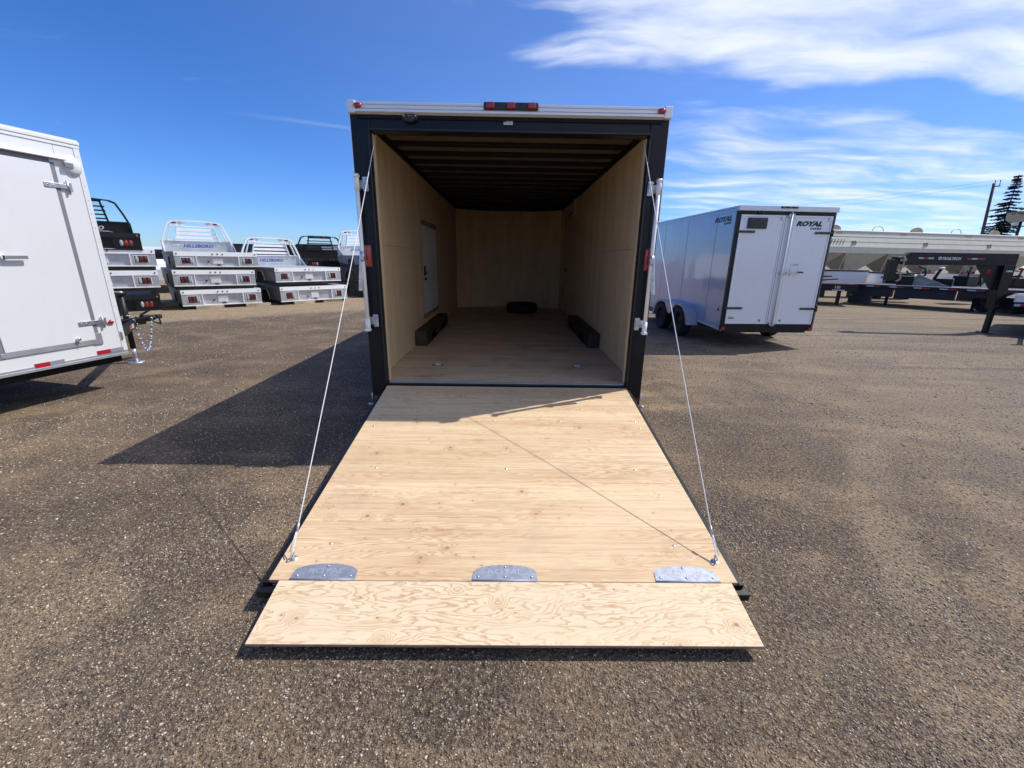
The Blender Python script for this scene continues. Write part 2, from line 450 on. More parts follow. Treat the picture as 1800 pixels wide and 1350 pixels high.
class MB:
    def __init__(s): s.b = bmesh.new()
    def _mi(s, faces, mi):
        if mi:
            for f in faces: f.material_index = mi
    def box(s, x0, x1, y0, y1, z0, z1, mi=0, bev=0., mat=None):
        r = bmesh.ops.create_cube(s.b, size=1)
        vs = r['verts']
        bmesh.ops.scale(s.b, vec=(x1 - x0, y1 - y0, z1 - z0), verts=vs)
        bmesh.ops.translate(s.b, vec=((x0 + x1) / 2, (y0 + y1) / 2, (z0 + z1) / 2), verts=vs)
        if mat is not None: bmesh.ops.transform(s.b, matrix=mat, verts=vs)
        fs = list({f for v in vs for f in v.link_faces}); s._mi(fs, mi)
        if bev:
            es = list({e for v in vs for e in v.link_edges})
            bmesh.ops.bevel(s.b, geom=es, offset=bev, segments=2, profile=.5, affect='EDGES', clamp_overlap=True)
        return s
    def tube(s, p0, p1, r, mi=0, seg=8, r2=None):
        p0 = Vector(p0); p1 = Vector(p1); d = p1 - p0
        q = bmesh.ops.create_cone(s.b, cap_ends=True, segments=seg, radius1=r, radius2=r if r2 is None else r2, depth=d.length)
        m = Matrix.Translation((p0 + p1) / 2) @ d.to_track_quat('Z', 'Y').to_matrix().to_4x4()
        bmesh.ops.transform(s.b, matrix=m, verts=q['verts'])
        fs = {f for v in q['verts'] for f in v.link_faces}; s._mi(fs, mi)
        for f in fs: f.smooth = len(f.verts) == 4 and seg > 6
        return s
    def bar(s, p0, p1, w, h, mi=0, up=(0, 0, 1)):
        p0 = Vector(p0); p1 = Vector(p1); d = (p1 - p0); L = d.length; d.normalize()
        u = Vector(up); sx = d.cross(u)
        if sx.length < 1e-4: sx = d.cross(Vector((1, 0, 0)))
        sx.normalize(); uz = sx.cross(d).normalized()
        m = Matrix((sx, d, uz)).transposed().to_4x4(); m.translation = (p0 + p1) / 2
        return s.box(-w / 2, w / 2, -L / 2, L / 2, -h / 2, h / 2, mi, 0, m)
    def path(s, pts, r, mi=0, seg=7):
        for a, c in zip(pts, pts[1:]): s.tube(a, c, r, mi, seg)
        return s
    def prism(s, pts, axis, a0, a1, mi=0):
        """pts: 2D outline; axis: the extruded axis"""
        def mk(p, a):
            if axis == 'x': return (a, p[0], p[1])
            if axis == 'y': return (p[0], a, p[1])
            return (p[0], p[1], a)
        v0 = [s.b.verts.new(mk(p, a0)) for p in pts]; v1 = [s.b.verts.new(mk(p, a1)) for p in pts]
        fs = [s.b.faces.new(v0), s.b.faces.new(v1[::-1])]
        n = len(pts)
        for i in range(n): fs.append(s.b.faces.new((v0[i], v1[i], v1[(i + 1) % n], v0[(i + 1) % n])))
        bmesh.ops.recalc_face_normals(s.b, faces=fs); s._mi(fs, mi)
        return s
    def ball(s, c, r, mi=0, sc=(1, 1, 1), sub=2):
        q = bmesh.ops.create_icosphere(s.b, subdivisions=sub, radius=r)
        bmesh.ops.scale(s.b, vec=sc, verts=q['verts']); bmesh.ops.translate(s.b, vec=c, verts=q['verts'])
        fs = {f for v in q['verts'] for f in v.link_faces}; s._mi(fs, mi)
        for f in fs: f.smooth = True
        return s
    def lathe(s, prof, c, axis='x', seg=28, mi=0, mis=None):
        """prof: list of (a, r) along axis"""
        rings = []
        for a, r in prof:
            ring = []
            for i in range(seg):
                t = 2 * math.pi * i / seg
                if axis == 'x': p = (a, r * math.cos(t), r * math.sin(t))
                elif axis == 'z': p = (r * math.cos(t), r * math.sin(t), a)
                else: p = (r * math.cos(t), a, r * math.sin(t))
                ring.append(s.b.verts.new((p[0] + c[0], p[1] + c[1], p[2] + c[2])))
            rings.append(ring)
        fs = []
        for k in range(len(rings) - 1):
            for i in range(seg):
                f = s.b.faces.new((rings[k][i], rings[k][(i + 1) % seg], rings[k + 1][(i + 1) % seg], rings[k + 1][i]))
                f.smooth = True; f.material_index = mis[k] if mis else mi; fs.append(f)
        bmesh.ops.recalc_face_normals(s.b, faces=fs)
        return s
    def quad(s, pts, mi=0):
        f = s.b.faces.new([s.b.verts.new(p) for p in pts]); f.material_index = mi; return s
    def mesh(s, ob):
        s.b.verts.ensure_lookup_table()
        return s
    def build(s, name, mats, parent=None, label=None, cat=None, group=None, kind=None, loc=None):
        me = bpy.data.meshes.new(name); s.b.to_mesh(me); s.b.free()
        for mm in (mats if isinstance(mats, (list, tuple)) else [mats]): me.materials.append(MATS[mm])
        o = bpy.data.objects.new(name, me); COL.objects.link(o)
        if parent: o.parent = parent
        if loc: o.location = loc
        return tag(o, label, cat, group, kind)


def dup(o, parent=None, dx=(0, 0, 0)):
    c = o.copy(); COL.objects.link(c)
    c.parent = parent if parent is not None else o.parent
    c.location = o.location + Vector(dx)
    for ch in list(o.children): dup(ch, c)
    return c


def text_into(mb, body, size, M4, mi=0, shear=.0, ext=.001, off=.0, align='LEFT', sx=1.0, spacing=1.0):
    cu = bpy.data.curves.new('t', 'FONT'); cu.body = body; cu.size = size; cu.shear = shear
    cu.extrude = ext; cu.offset = off; cu.align_x = align; cu.resolution_u = 2; cu.space_character = spacing
    ob = bpy.data.objects.new('t', cu); COL.objects.link(ob)
    bpy.context.view_layer.update()
    me = bpy.data.meshes.new_from_object(ob.evaluated_get(bpy.context.evaluated_depsgraph_get()))
    S = Matrix.Diagonal((sx, 1, 1, 1))
    me.transform(M4 @ S)
    n0 = len(mb.b.faces)
    mb.b.from_mesh(me)
    mb.b.faces.ensure_lookup_table()
    for f in mb.b.faces[n0:]: f.material_index = mi
    bpy.data.objects.remove(ob); bpy.data.meshes.remove(me); bpy.data.curves.remove(cu)


def face_M(origin, right, upv):
    r = Vector(right).normalized(); u_ = Vector(upv).normalized(); n = r.cross(u_)
    m = Matrix((r, u_, n)).transposed().to_4x4(); m.translation = Vector(origin)
    return m


def make_wheel(parent, c, r, w, side, name='wheel'):
    """axle along x; side = +1 when the outer face looks to +x"""
    W = MB()
    prof = [(-w / 2, r * .60), (-w / 2, r * .86), (-w / 2 + .02, r * .97), (-w * .28, r), (-w * .22, r * .975), (-w * .16, r), (-.008, r), (0, r * .975), (.008, r), (w * .16, r), (w * .22, r * .975), (w * .28, r), (w / 2 - .02, r * .97), (w / 2, r * .86), (w / 2, r * .60), (-w / 2, r * .60)]
    W.lathe(prof, (0, 0, 0), 'x', 36)
    o = W.build(name, 'rubber', parent, loc=c)
    Q = MB()
    a = side
    Q.lathe([(a * w * .48, r * .62), (a * w * .44, r * .58), (a * w * .15, r * .55), (a * w * .12, r * .30), (a * w * .22, r * .22), (a * w * .22, .03), (a * w * .36, .03), (a * w * .36, 0.001)], (0, 0, 0), 'x', 24)
    for i in range(5):
        t = i * 2 * math.pi / 5
        Q.tube((a * w * .12, math.cos(t) * r * .26, math.sin(t) * r * .26), (a * w * .24, math.cos(t) * r * .26, math.sin(t) * r * .26), .012, 0, 6)
    Q.build('rim', 'steel_dark', o)
    return o


def tape(parent, p, dx, w, h, nrm_off, along='y'):
    pass


# ------------------------------------------------------------------ ground
N = MB(); N.quad([(-700, -700, 0), (700, -700, 0), (700, 700, 0), (-700, 700, 0)])
N.build('ground', 'yard_ground', kind='structure')


def pebbles():
    rs = np.random.RandomState(3)
    pos = []; rad = []
    n = 0
    for (cnt, dmin, dmax, r0, r1) in ((75000, .55, 2.8, .0021, .0062), (60000, 2.4, 6, .0036, .0085), (34000, 5.5, 14., .006, .013)):
        th = rs.uniform(R(-62), R(62), cnt); rr = np.sqrt(rs.uniform(dmin ** 2, dmax ** 2, cnt))
        xx = rr * np.sin(th); yy = rr * np.cos(th)
        # clumpy
        k = .5 + .5 * np.sin(xx * 2.1 + 1.3 * np.sin(yy * 1.7)) * np.cos(yy * 2.6 + np.sin(xx * 1.9))
        keep = rs.uniform(0, 1, cnt) < .35 + .65 * k
        pos.append(np.stack([xx, yy], 1)[keep]); rad.append((r0 + (r1 - r0) * rs.beta(1.3, 4.5, cnt) * 1.6)[keep])
    pos = np.concatenate(pos); rad = np.concatenate(rad)
    # a few big loose stones
    bt = rs.uniform(R(-55), R(55), 160); br = np.sqrt(rs.uniform(.9, 49, 160))
    pos = np.concatenate([pos, np.stack([br * np.sin(bt), br * np.cos(bt)], 1)]); rad = np.concatenate([rad, rs.uniform(.006, .013, 160)])
    n = len(rad)
    base = np.array([[1, 0, 0], [-1, 0, 0], [0, 1, 0], [0, -1, 0], [0, 0, 1], [0, 0, -1]], float)
    tri = np.array([[0, 2, 4], [2, 1, 4], [1, 3, 4], [3, 0, 4], [2, 0, 5], [1, 2, 5], [3, 1, 5], [0, 3, 5]])
    sc = rs.uniform(.65, 1.25, (n, 6, 1)) * base[None]
    sc = sc * np.stack([rs.uniform(.8, 1.5, n), rs.uniform(.7, 1.2, n), rs.uniform(.5, .9, n)], 1)[:, None, :]
    a = rs.uniform(0, 6.28, n); ca, sa = np.cos(a)[:, None], np.sin(a)[:, None]
    t = rs.uniform(-.6, .6, n); ct, st = np.cos(t)[:, None], np.sin(t)[:, None]
    X = sc[..., 0]; Y = sc[..., 1]; Z = sc[..., 2]
    Y, Z = Y * ct - Z * st, Y * st + Z * ct
    X, Y = X * ca - Y * sa, X * sa + Y * ca
    V = np.stack([X, Y, Z], -1) * rad[:, None, None]
    V[..., 0] += pos[:, None, 0]; V[..., 1] += pos[:, None, 1]; V[..., 2] += rad[:, None] * .12
    F = (tri[None] + (np.arange(n) * 6)[:, None, None]).reshape(-1)
    me = bpy.data.meshes.new('gravel')
    me.vertices.add(n * 6); me.vertices.foreach_set('co', V.reshape(-1))
    nf = n * 8
    me.loops.add(nf * 3); me.loops.foreach_set('vertex_index', F)
    me.polygons.add(nf); me.polygons.foreach_set('loop_start', np.arange(0, nf * 3, 3)); me.polygons.foreach_set('loop_total', np.full(nf, 3))
    me.update(calc_edges=True)
    me.materials.append(MATS['pebble'])
    o = bpy.data.objects.new('gravel', me); COL.objects.link(o)
    tag(o, 'loose grey and tan gravel chips scattered over the dark yard', 'gravel', kind='stuff')


pebbles()

# ------------------------------------------------------------------ the open black cargo trailer
T = root('cargo_trailer', (0, 3.77, 0), 0, 'black enclosed cargo trailer with its plywood ramp door lowered onto the gravel', 'trailer')
LEN = 6.28


def nose(xv, k=.38): return LEN + k * (1 - (xv / 1.21) ** 2)


nx = [(-1.21 + 2.42 * i / 12) for i in range(13)]
# exterior skin
for sx in (-1, 1):
    S = MB(); S.box(min(sx * 1.228, sx * 1.243), max(sx * 1.228, sx * 1.243), .12, LEN, .40, 2.66); S.build('side_skin', 'black_skin', T)
S = MB(); S.prism([(xx * 1.02, nose(xx) + .03) for xx in nx] + [(xx * 1.02, nose(xx) + .045) for xx in reversed(nx)], 'z', .40, 2.66)
S.build('nose_skin', 'black_skin', T)
S = MB(); S.prism([(-1.245, .10), (1.245, .10)] + [(xx * 1.02, nose(xx) + .04) for xx in reversed(nx)], 'z', 2.700, 2.72)
S.build('roof', 'alu_trim', T)
for sx in (-1, 1):
    S = MB(); S.box(min(sx * 1.21, sx * 1.256), max(sx * 1.21, sx * 1.256), .12, LEN, 2.66, 2.728); S.build('roof_rail', 'alu_trim', T)
# chassis
S = MB()
for sx in (-1, 1): S.box(sx * 1.20 - .03, sx * 1.20 + .03, .13, LEN, .29, .40)
for i in range(16): S.box(-1.17, 1.17, .3 + i * .40, .35 + i * .40, .33, .44)
S.bar((-1.0, LEN, .36), (0, LEN + 1.35, .36), .08, .12); S.bar((1.0, LEN, .36), (0, LEN + 1.35, .36), .08, .12)
S.tube((0, LEN + 1.05, .02), (0, LEN + 1.05, .75), .03); S.box(-.07, .07, LEN + .98, LEN + 1.12, 0, .02)
S.build('chassis', 'black_paint', T)
for i, yy in enumerate((2.25, 3.15)):
    for sx in (-1, 1): make_wheel(T, (sx * 1.135, yy, .315), .315, .16, sx)
# floor sheets
for i in range(5):
    y0 = .075 + i * 1.22 + .0015; y1 = min(.075 + (i + 1) * 1.22 - .0015, LEN)
    S = MB(); S.box(-1.21, 1.21, y0, y1, .447, .465); S.build('floor_panel', 'ply_floor', T)
S = MB(); S.prism([(-1.21, .075 + 5 * 1.22 + .0015), (1.21, .075 + 5 * 1.22 + .0015)] + [(xx, nose(xx)) for xx in reversed(nx)], 'z', .447, .465)
S.build('floor_panel', 'ply_floor', T)
# wall sheets
DY0, DY1, DZ0, DZ1 = 2.38, 3.68, .73, 2.08       # side door on the left
EY0, EY1, EZ0, EZ1 = 4.70, 5.60, .50, 2.42
EG = .028       # escape door on the right
for sx in (-1, 1):
    def wp(y0, y1, z0, z1):
        S = MB(); S.box(min(sx * 1.21, sx * 1.222), max(sx * 1.21, sx * 1.222), y0 + .0012, y1 - .0012, z0, z1)
        S.build('wall_panel', 'ply_wall', T)
    wp(.12, 2.30, .466, 1.685); wp(.12, 2.30, 1.688, 2.64)
    if sx < 0:
        wp(2.30, DY0, .466, 2.64); wp(DY0, DY1, .466, DZ0 - .002); wp(DY0, DY1, DZ1 + .002, 2.64); wp(DY1, 4.74, .466, 2.64); wp(4.74, LEN, .466, 2.64)
    else:
        wp(2.30, 3.52, .466, 2.64); wp(3.52, EY0 - EG, .466, 2.64); wp(EY0 - EG, EY1 + EG, .466, EZ0 - EG)
        wp(EY0 - EG, EY1 + EG, EZ1 + EG, 2.64); wp(EY1 + EG, LEN, .466, 2.64)
# curved front wall
for a, b_ in ((0, 6), (6, 12)):
    seg = nx[a:b_ + 1]
    S = MB(); S.prism([(xx * .998, nose(xx) - .004) for xx in seg] + [(xx * .998, nose(xx) + .008) for xx in reversed(seg)], 'z', .466, 2.64)
    S.build('front_wall_panel', 'ply_front', T)
for sx in (-1, 1):
    S = MB(); S.box(sx * 1.195 - .012, sx * 1.195 + .012, LEN - .025, LEN + .0, .466, 2.64); S.build('corner_moulding', 'ply_edge', T)
# side door (left) and escape door (right)
Dn = root('side_door', (0, 0, 0)); Dn.parent = T
S = MB(); S.box(-1.218, -1.205, DY0 + .02, DY1 - .02, DZ0 + .06, DZ1 - .07); S.build('door_panel', 'white_inner', Dn)
S = MB(); S.box(-1.222, -1.198, DY0, DY1, DZ1 - .068, DZ1); S.box(-1.222, -1.198, DY0, DY1, DZ0, DZ0 + .058)
S.box(-1.222, -1.200, DY0, DY0 + .018, DZ0 + .058, DZ1 - .068); S.box(-1.222, -1.200, DY1 - .018, DY1, DZ0 + .058, DZ1 - .068)
S.build('door_frame', 'ply_edge', Dn)
S = MB(); S.box(-1.204, -1.185, DY0 + .10, DY0 + .19, 1.33, 1.46, 0, .006); S.box(-1.185, -1.165, DY0 + .12, DY0 + .16, 1.35, 1.38); S.ball((-1.19, DY0 + .14, 1.28), .022)
S.build('door_latch', 'black_plastic', Dn)
S = MB(); S.box(-1.245, -1.228, DY0 + .05, DY1 - .05, DZ0 + .05, DZ1 - .05); S.build('outer_panel', 'black_skin', Dn)
En = root('escape_door', (0, 0, 0)); En.parent = T
S = MB(); S.box(1.214, 1.226, EY0, EY1, EZ0, EZ1); S.build('door_panel', 'ply_wall', En)
S = MB(); S.box(1.19, 1.212, EY1 - .15, EY1 - .09, 1.34, 1.40); S.tube((1.195, EY1 - .12, 1.37), (1.185, EY1 - .26, 1.37), .010); S.build('door_latch', 'black_plastic', En)
S = MB(); S.box(1.224, 1.228, EY0 - .03, EY1 + .03, EZ0 - .03, EZ1 + .03); S.build('door_seal', 'black_plastic', En)
S = MB(); S.box(1.165, 1.209, EY0 - .25, EY0 - .18, 2.36, 2.62); S.build('wall_bracket', 'tan_paint', T)
# ceiling bows and roof lining
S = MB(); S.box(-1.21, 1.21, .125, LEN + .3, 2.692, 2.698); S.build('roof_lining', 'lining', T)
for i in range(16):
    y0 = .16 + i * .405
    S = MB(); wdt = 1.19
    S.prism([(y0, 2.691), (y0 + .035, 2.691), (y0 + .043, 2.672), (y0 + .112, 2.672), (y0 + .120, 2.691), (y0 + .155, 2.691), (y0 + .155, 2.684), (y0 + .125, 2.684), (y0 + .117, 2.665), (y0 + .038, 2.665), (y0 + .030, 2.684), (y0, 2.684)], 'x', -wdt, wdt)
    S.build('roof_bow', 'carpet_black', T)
for sx in (-1, 1):
    S = MB(); S.box(min(sx * 1.185, sx * 1.212), max(sx * 1.185, sx * 1.212), .12, LEN, 2.636, 2.69); S.build('wall_plate', 'carpet_black', T)
S = MB(); S.prism([(xx * .995, nose(xx) - .07) for xx in nx] + [(xx * .995, nose(xx) - .006) for xx in reversed(nx)], 'z', 2.615, 2.69); S.build('front_bow', 'black_paint', T)
# rear frame
for sx in (-1, 1):
    S = MB(); S.box(min(sx * 1.105, sx * 1.250), max(sx * 1.105, sx * 1.250), 0.0, .12, .27, 2.655, 0, .006)
    S.box(min(sx * 1.135, sx * 1.139), max(sx * 1.135, sx * 1.139), -.003, 0.0, .45, 2.5); S.build('rear_post', 'navy_frame', T)
    S = MB(); S.box(min(sx * 1.108, sx * 1.118), max(sx * 1.108, sx * 1.118), -.006, -.0005, .46, 2.5); S.build('seal_strip', 'black_plastic', T)
    S = MB(); S.box(min(sx * 1.0985, sx * 1.1045), max(sx * 1.0985, sx * 1.1045), .06, .118, .466, 2.525); S.build('panel_edge_trim', 'ply_wall', T)
S = MB(); S.box(-1.104, 1.104, 0.002, .12, 2.53, 2.655, 0, .004); S.build('rear_header', 'navy_frame', T)
S = MB(); S.box(-1.19, 1.19, -.014, 0.001, 2.612, 2.638); S.build('cap_shade_strip', 'carpet_black', T)  # black strip paints in the shadow band beneath the roof cap
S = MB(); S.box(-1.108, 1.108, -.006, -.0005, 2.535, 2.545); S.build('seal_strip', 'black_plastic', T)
S = MB(); S.box(-1.10, 1.10, .045, .074, .425, .462); S.build('floor_edge_trim', 'alu_strip', T)
S = MB(); S.box(-1.102, 1.102, 0.0, .044, .36, .452); S.box(-1.10, 1.10, .004, .12, .27, .36); S.build('rear_sill', 'black_paint', T)
# aluminium cap with its grooves
S = MB()
S.box(-1.19, 1.19, -.030, .12, 2.702, 2.722, 0, .003); S.box(-1.19, 1.19, -.024, .12, 2.6965, 2.7015); S.box(-1.19, 1.19, -.036, .12, 2.674, 2.696, 0, .003); S.box(-1.19, 1.19, -.026, .12, 2.667, 2.6735); S.prism([(.0, 2.634), (-.046, 2.650), (-.046, 2.666), (.0, 2.666)], 'x', -1.19, 1.19)
S.build('roof_cap', 'alu_trim', T)
for sx in (-1, 1):
    S = MB(); S.box(min(sx * 1.192, sx * 1.258), max(sx * 1.192, sx * 1.258), -.042, .13, 2.640, 2.728, 0, .008); S.build('cap_corner', 'alu_trim', T)
for sx in (-1, 1):
    S = MB(); S.box(min(sx * 1.2505, sx * 1.254), max(sx * 1.2505, sx * 1.254), .0, .05, 1.9, 2.64); S.build('corner_strip', 'alu_trim', T)  # added bright strip imitates light reflecting off the post's outer edge
# lights
for sx in (-1, 1):
    S = MB(); S.ball((sx * 1.172, -.045, 2.690), .034, 0, (1, .45, .62)); S.build('marker_light', 'red_lens', T)
S = MB(); S.box(-.205, .215, -.052, -.037, 2.674, 2.728, 0, .006); lb = S.build('light_bar', 'black_plastic', T)
for cx in (-.155, .005, .165):
    S = MB(); S.box(cx - .032, cx + .032, -.072, -.050, 2.680, 2.724, 0, .008); S.build('lens', 'red_lens', lb)
S = MB(); S.box(-.84, -.72, -.022, 0.0, 2.60, 2.65, 0, .008); S.ball((-.78, -.03, 2.605), .05, 0, (1, .6, .5)); dl = S.build('loading_light', 'black_plastic', T)
S = MB()
for dx in (-.045, .045): S.ball((-.78 + dx, -.028, 2.630), .009)
S.ball((-.78, -.036, 2.618), .028, 0, (1, .5, .45)); S.build('lens', 'clear_lens', dl)
S = MB(); S.box(-.052, .020, -.0025, -.0005, 2.588, 2.626); S.box(-.052, -.03, -.0035, -.0025, 2.606, 2.626, 1)
text_into(S, 'CAUTION', .0135, face_M((-.028, -.003, 2.612), (1, 0, 0), (0, 0, 1)), 2, ext=.0003)
text_into(S, 'KEEP CLEAR', .011, face_M((-.048, -.003, 2.596), (1, 0, 0), (0, 0, 1)), 2, ext=.0003)
S.build('warning_label', ['label_white', 'print_red', 'print_black'], T)
for sx in (-1, 1):
    S = MB(); S.box(sx * 1.186 - .034, sx * 1.186 + .034, -.012, 0, 1.488, 1.682, 0, .030); gg = S.build('tail_light_gasket', 'black_plastic', T)
    S = MB(); S.box(sx * 1.186 - .026, sx * 1.186 + .026, -.024, -.004, 1.498, 1.672, 0, .024); S.build('lens', 'red_lens', gg)
    S = MB(); S.box(sx * 1.195 - .045, sx * 1.195 + .045, -.006, -.001, .30, .34); S.build('reflector', 'dark_lens', T)
# lock bars hanging beside the door opening, swung free
for sx in (-1, 1):
    xb = sx * 1.222 if sx < 0 else 1.205
    B = root('lock_bar', (0, 0, 0)); B.parent = T
    S = MB()
    pts = [(xb, -.055, 2.205), (xb, -.055, .955)]
    S.path(pts, .0165, seg=12); S.tube((xb, -.055, 2.21), (xb, -.055, 2.09), .021, seg=12); S.tube((xb, -.055, 1.06), (xb, -.055, .955), .021, seg=12)
    S.box(xb - .022, xb + .022, -.085, -.035, 2.188, 2.202); S.box(xb - .022, xb + .022, -.085, -.035, .955, .972)
    S.build('rod', 'alu_bright', B)
    xi = xb - sx * .062
    for zc in (2.14, 1.04):
        S = MB(); S.box(min(xb, xi) - .006, max(xb, xi) + .012, -.016, -.001, zc - .035, zc + .03)
        S.box(xi - .022, xi + .022, -.030, -.0155, zc - .055, zc + .055, 0, .004)
        S.box(xi - .014, xi - .004, -.045, -.028, zc - .03, zc + .04); S.box(xi - .02, xi + .02, -.046, -.028, zc + .035, zc + .045)
        S.tube((xi + .012, -.034, zc - .04), (xi + .012, -.028, zc - .04), .006); S.tube((xi + .012, -.034, zc + .025), (xi + .012, -.028, zc + .025), .006)
        S.build('bracket', 'galv', B)
    S = MB(); S.tube((xb, -.055, 1.62), (xb, -.055, 1.54), .022, seg=12)
    S.bar((xb + sx * .006, -.062, 1.60), (xb + sx * .030, -.085, 1.30), .014, .028); S.box(xb - .018, xb + .018, -.09, -.045, 1.555, 1.575)
    S.build('handle', 'galv', B)
# inner jamb, wheel boxes, rings
for sx in (-1, 1):
    S = MB(); S.box(min(sx * 1.055, sx * 1.209), max(sx * 1.055, sx * 1.209), 1.71, 3.68, .466, .655, 0, .004); S.build('wheel_box', 'box_brown', T)
for cx in (-.751, .758):
    for cy in (.70, 4.9):
        S = MB(); S.lathe([(0, .0), (.003, .052), (.005, .060), (.002, .066), (0, .068)], (cx, cy, .466), 'z', 24); dr = S.build('ring_pan', 'galv', T)
        S = MB(); n_ = 14
        pp = [(cx + .036 * math.cos(t * math.pi * 2 / n_), cy + .028 * math.sin(t * math.pi * 2 / n_), .474 + .004 * math.sin(t)) for t in range(n_ + 1)]
        S.path(pp, .0055); S.build('tie_down_ring', 'chrome', dr)
S = MB()
for cx, cy in ((-1.18, .02), (1.18, .02)):
    S.tube((cx, cy - .03, .43), (cx, cy - .03, .47), .008)
# hinge ears low on the posts
for sx in (-1, 1):
    S = MB()
    S.tube((sx * 1.235, -.025, .262), (sx * 1.285, -.025, .262), .010); S.ball((sx * 1.268, -.03, .262), .018, 0, (1, .6, .9)); S.tube((sx * 1.252, -.01, .27), (sx * 1.252, -.01, .37), .004)
    S.build('corner_hook', 'galv', T)

# ---- ramp door
RY0, RZ0, RY1, RZ1 = -.02, .442, -2.120, .124        # hinge edge and free edge of the ramp's top (local y)
rl = math.hypot(RY0 - RY1, RZ0 - RZ1); ra = math.atan2(RZ0 - RZ1, RY0 - RY1)
ramp = root('ramp_door', (0, RY0, RZ0), 0); ramp.parent = T
ramp.rotation_euler = (ra, 0, 0)       # local -y runs down the ramp
S = MB(); S.box(-1.104, 1.104, -rl, 0.0, -.018, 0.0, 0, .0015)
S.build('ramp_panel', 'ply_ramp', ramp)
S = MB()
for sx in (-1, 1):
    S.box(min(sx * 1.106, sx * 1.132), max(sx * 1.106, sx * 1.132), -rl - .01, -.01, -.055, -.006, 0, .004)
S.box(-1.15, 1.15, -rl - .045, -rl - .004, -.070, -.030, 0, .004); S.box(-1.10, 1.10, -.06, -.01, -.06, -.02)
for i in range(5): S.box(-1.10, 1.10, -.4 - i * .4, -.36 - i * .4, -.055, -.019)
S.build('ramp_frame', 'black_paint', ramp)
S = MB(); S.box(-1.104, 1.104, -rl + .0, -rl - .0015, -.0175, -.0005); S.build('ramp_panel_edge', 'ply_edge', ramp)
# flap: separate sheet hinged along the free edge
fy1, fz1 = 1.360 - 3.77, .062
a2 = math.atan2(RZ1 - fz1, RY1 - fy1); fl = math.hypot(RZ1 - fz1, RY1 - fy1) - .004
flap = root('flap_pivot', (0, RY1 - .004, RZ1)); flap.parent = T
flap.rotation_euler = (a2, 0, 0); flap.name = 'ramp_flap'
S = MB(); S.box(-1.053, 1.073, -fl, 0, -.016, 0, 0, .001); S.build('flap_panel', 'ply_flap', flap)
S = MB(); S.box(-1.0535, 1.0735, -fl - .0008, -fl - .0001, -.0155, -.0008); S.build('flap_edge', 'ply_edge', flap)
S = MB()
for i in range(4): S.box(-1.0, 1.0, -fl + .05, -fl + .08, -.017, -.0165)
# hinge plates with a stamped word
for ci, (x0, x1) in enumerate(((-1.008, -.702), (-.154, .156), (.716, 1.022))):
    xm = (x0 + x1) / 2; hw = (x1 - x0) / 2
    S = MB(); pts = [(x0, -rl + .004)]
    pts += [(x0 + .004, -rl + .052)] + [(xm + hw * .93 * math.sin(t), -rl + .052 + .040 * math.cos(t * .98)) for t in [(-1.3 + 2.6 * i / 12) for i in range(13)]] + [(x1 - .004, -rl + .052), (x1, -rl + .004)]
    S.prism(pts, 'z', .0005, .0035)
    S.tube((x0, -rl + .001, .002), (x1, -rl + .001, .002), .005, 0, 8)
    for (dx, dy) in ((-.82, .022), (.82, .022), (0, .022), (0, .078)):
        S.ball((xm + hw * dx, -rl + dy, .004), .0075, 1, (1, 1, .5), 1)
    text_into(S, 'ROYAL', .046, face_M((xm, -rl + .034, .0036), (1, 0, 0), (0, 1, 0)), 2, ext=.0006, align='CENTER', sx=1.15)
    S.build('hinge_plate', ['hinge_steel', 'galv', 'stamp_grey'], ramp)
# screws
for (px_, py_) in ((-1.0, -.62), (1.02, -.62), (1.03, -.72), (-1.02, -.72), (-.72, -.62), (.42, -.62), (-.62, -.42), (.62, -.42), (-.1, -.62), (.85, -1.25), (-.85, -1.25), (.0, -1.25), (-.9, -1.9), (.88, -1.9)):
    S = MB(); S.lathe([(.003, .0), (.003, .006), (.0003, .009)], (px_, py_, 0), 'z', 10); S.build('screw', 'galv', ramp)
# eye bolts and cables
for sx, xe in ((-1, -1.045), (1, 1.050)):
    S = MB(); S.lathe([(.006, .0), (.006, .012), (.0, .02)], (xe, -rl + .125, 0), 'z', 12)
    pp = [(xe, -rl + .125 + .014 * math.cos(t * .5236), .022 + .014 * math.sin(t * .5236)) for t in range(13)]
    S.path(pp, .0035); S.build('eye_bolt', 'galv', ramp)
    ey = RY0 - (rl - .125) * math.cos(ra); ez = RZ0 - (rl - .125) * math.sin(ra)
    top = Vector((sx * 1.090, .10, 2.515)); bot = Vector((xe, ey - .0, ez + .036))
    dv = (bot - top)
    S = MB()
    pts = [top + dv * t + Vector((0, 0, -.030 * math.sin(math.pi * t))) for t in [i / 14 for i in range(15)]]
    S.path(pts, .0027, 0, 6)
    a_ = pts[-2]
    S.tube(pts[-1] + Vector((sx * .014, .0, .0)), pts[-1] + (a_ - pts[-1]).normalized() * .13 + Vector((0, 0, 0)), .003)
    S.tube(pts[-1] + (a_ - pts[-1]).normalized() * .10, pts[-1] + (a_ - pts[-1]).normalized() * .14, .0065, 1)
    S.tube(pts[-1], pts[-1] + Vector((-.004, 0, -.02)), .004, 1)
    S.build('ramp_cable', ['cable_white', 'galv'], T)

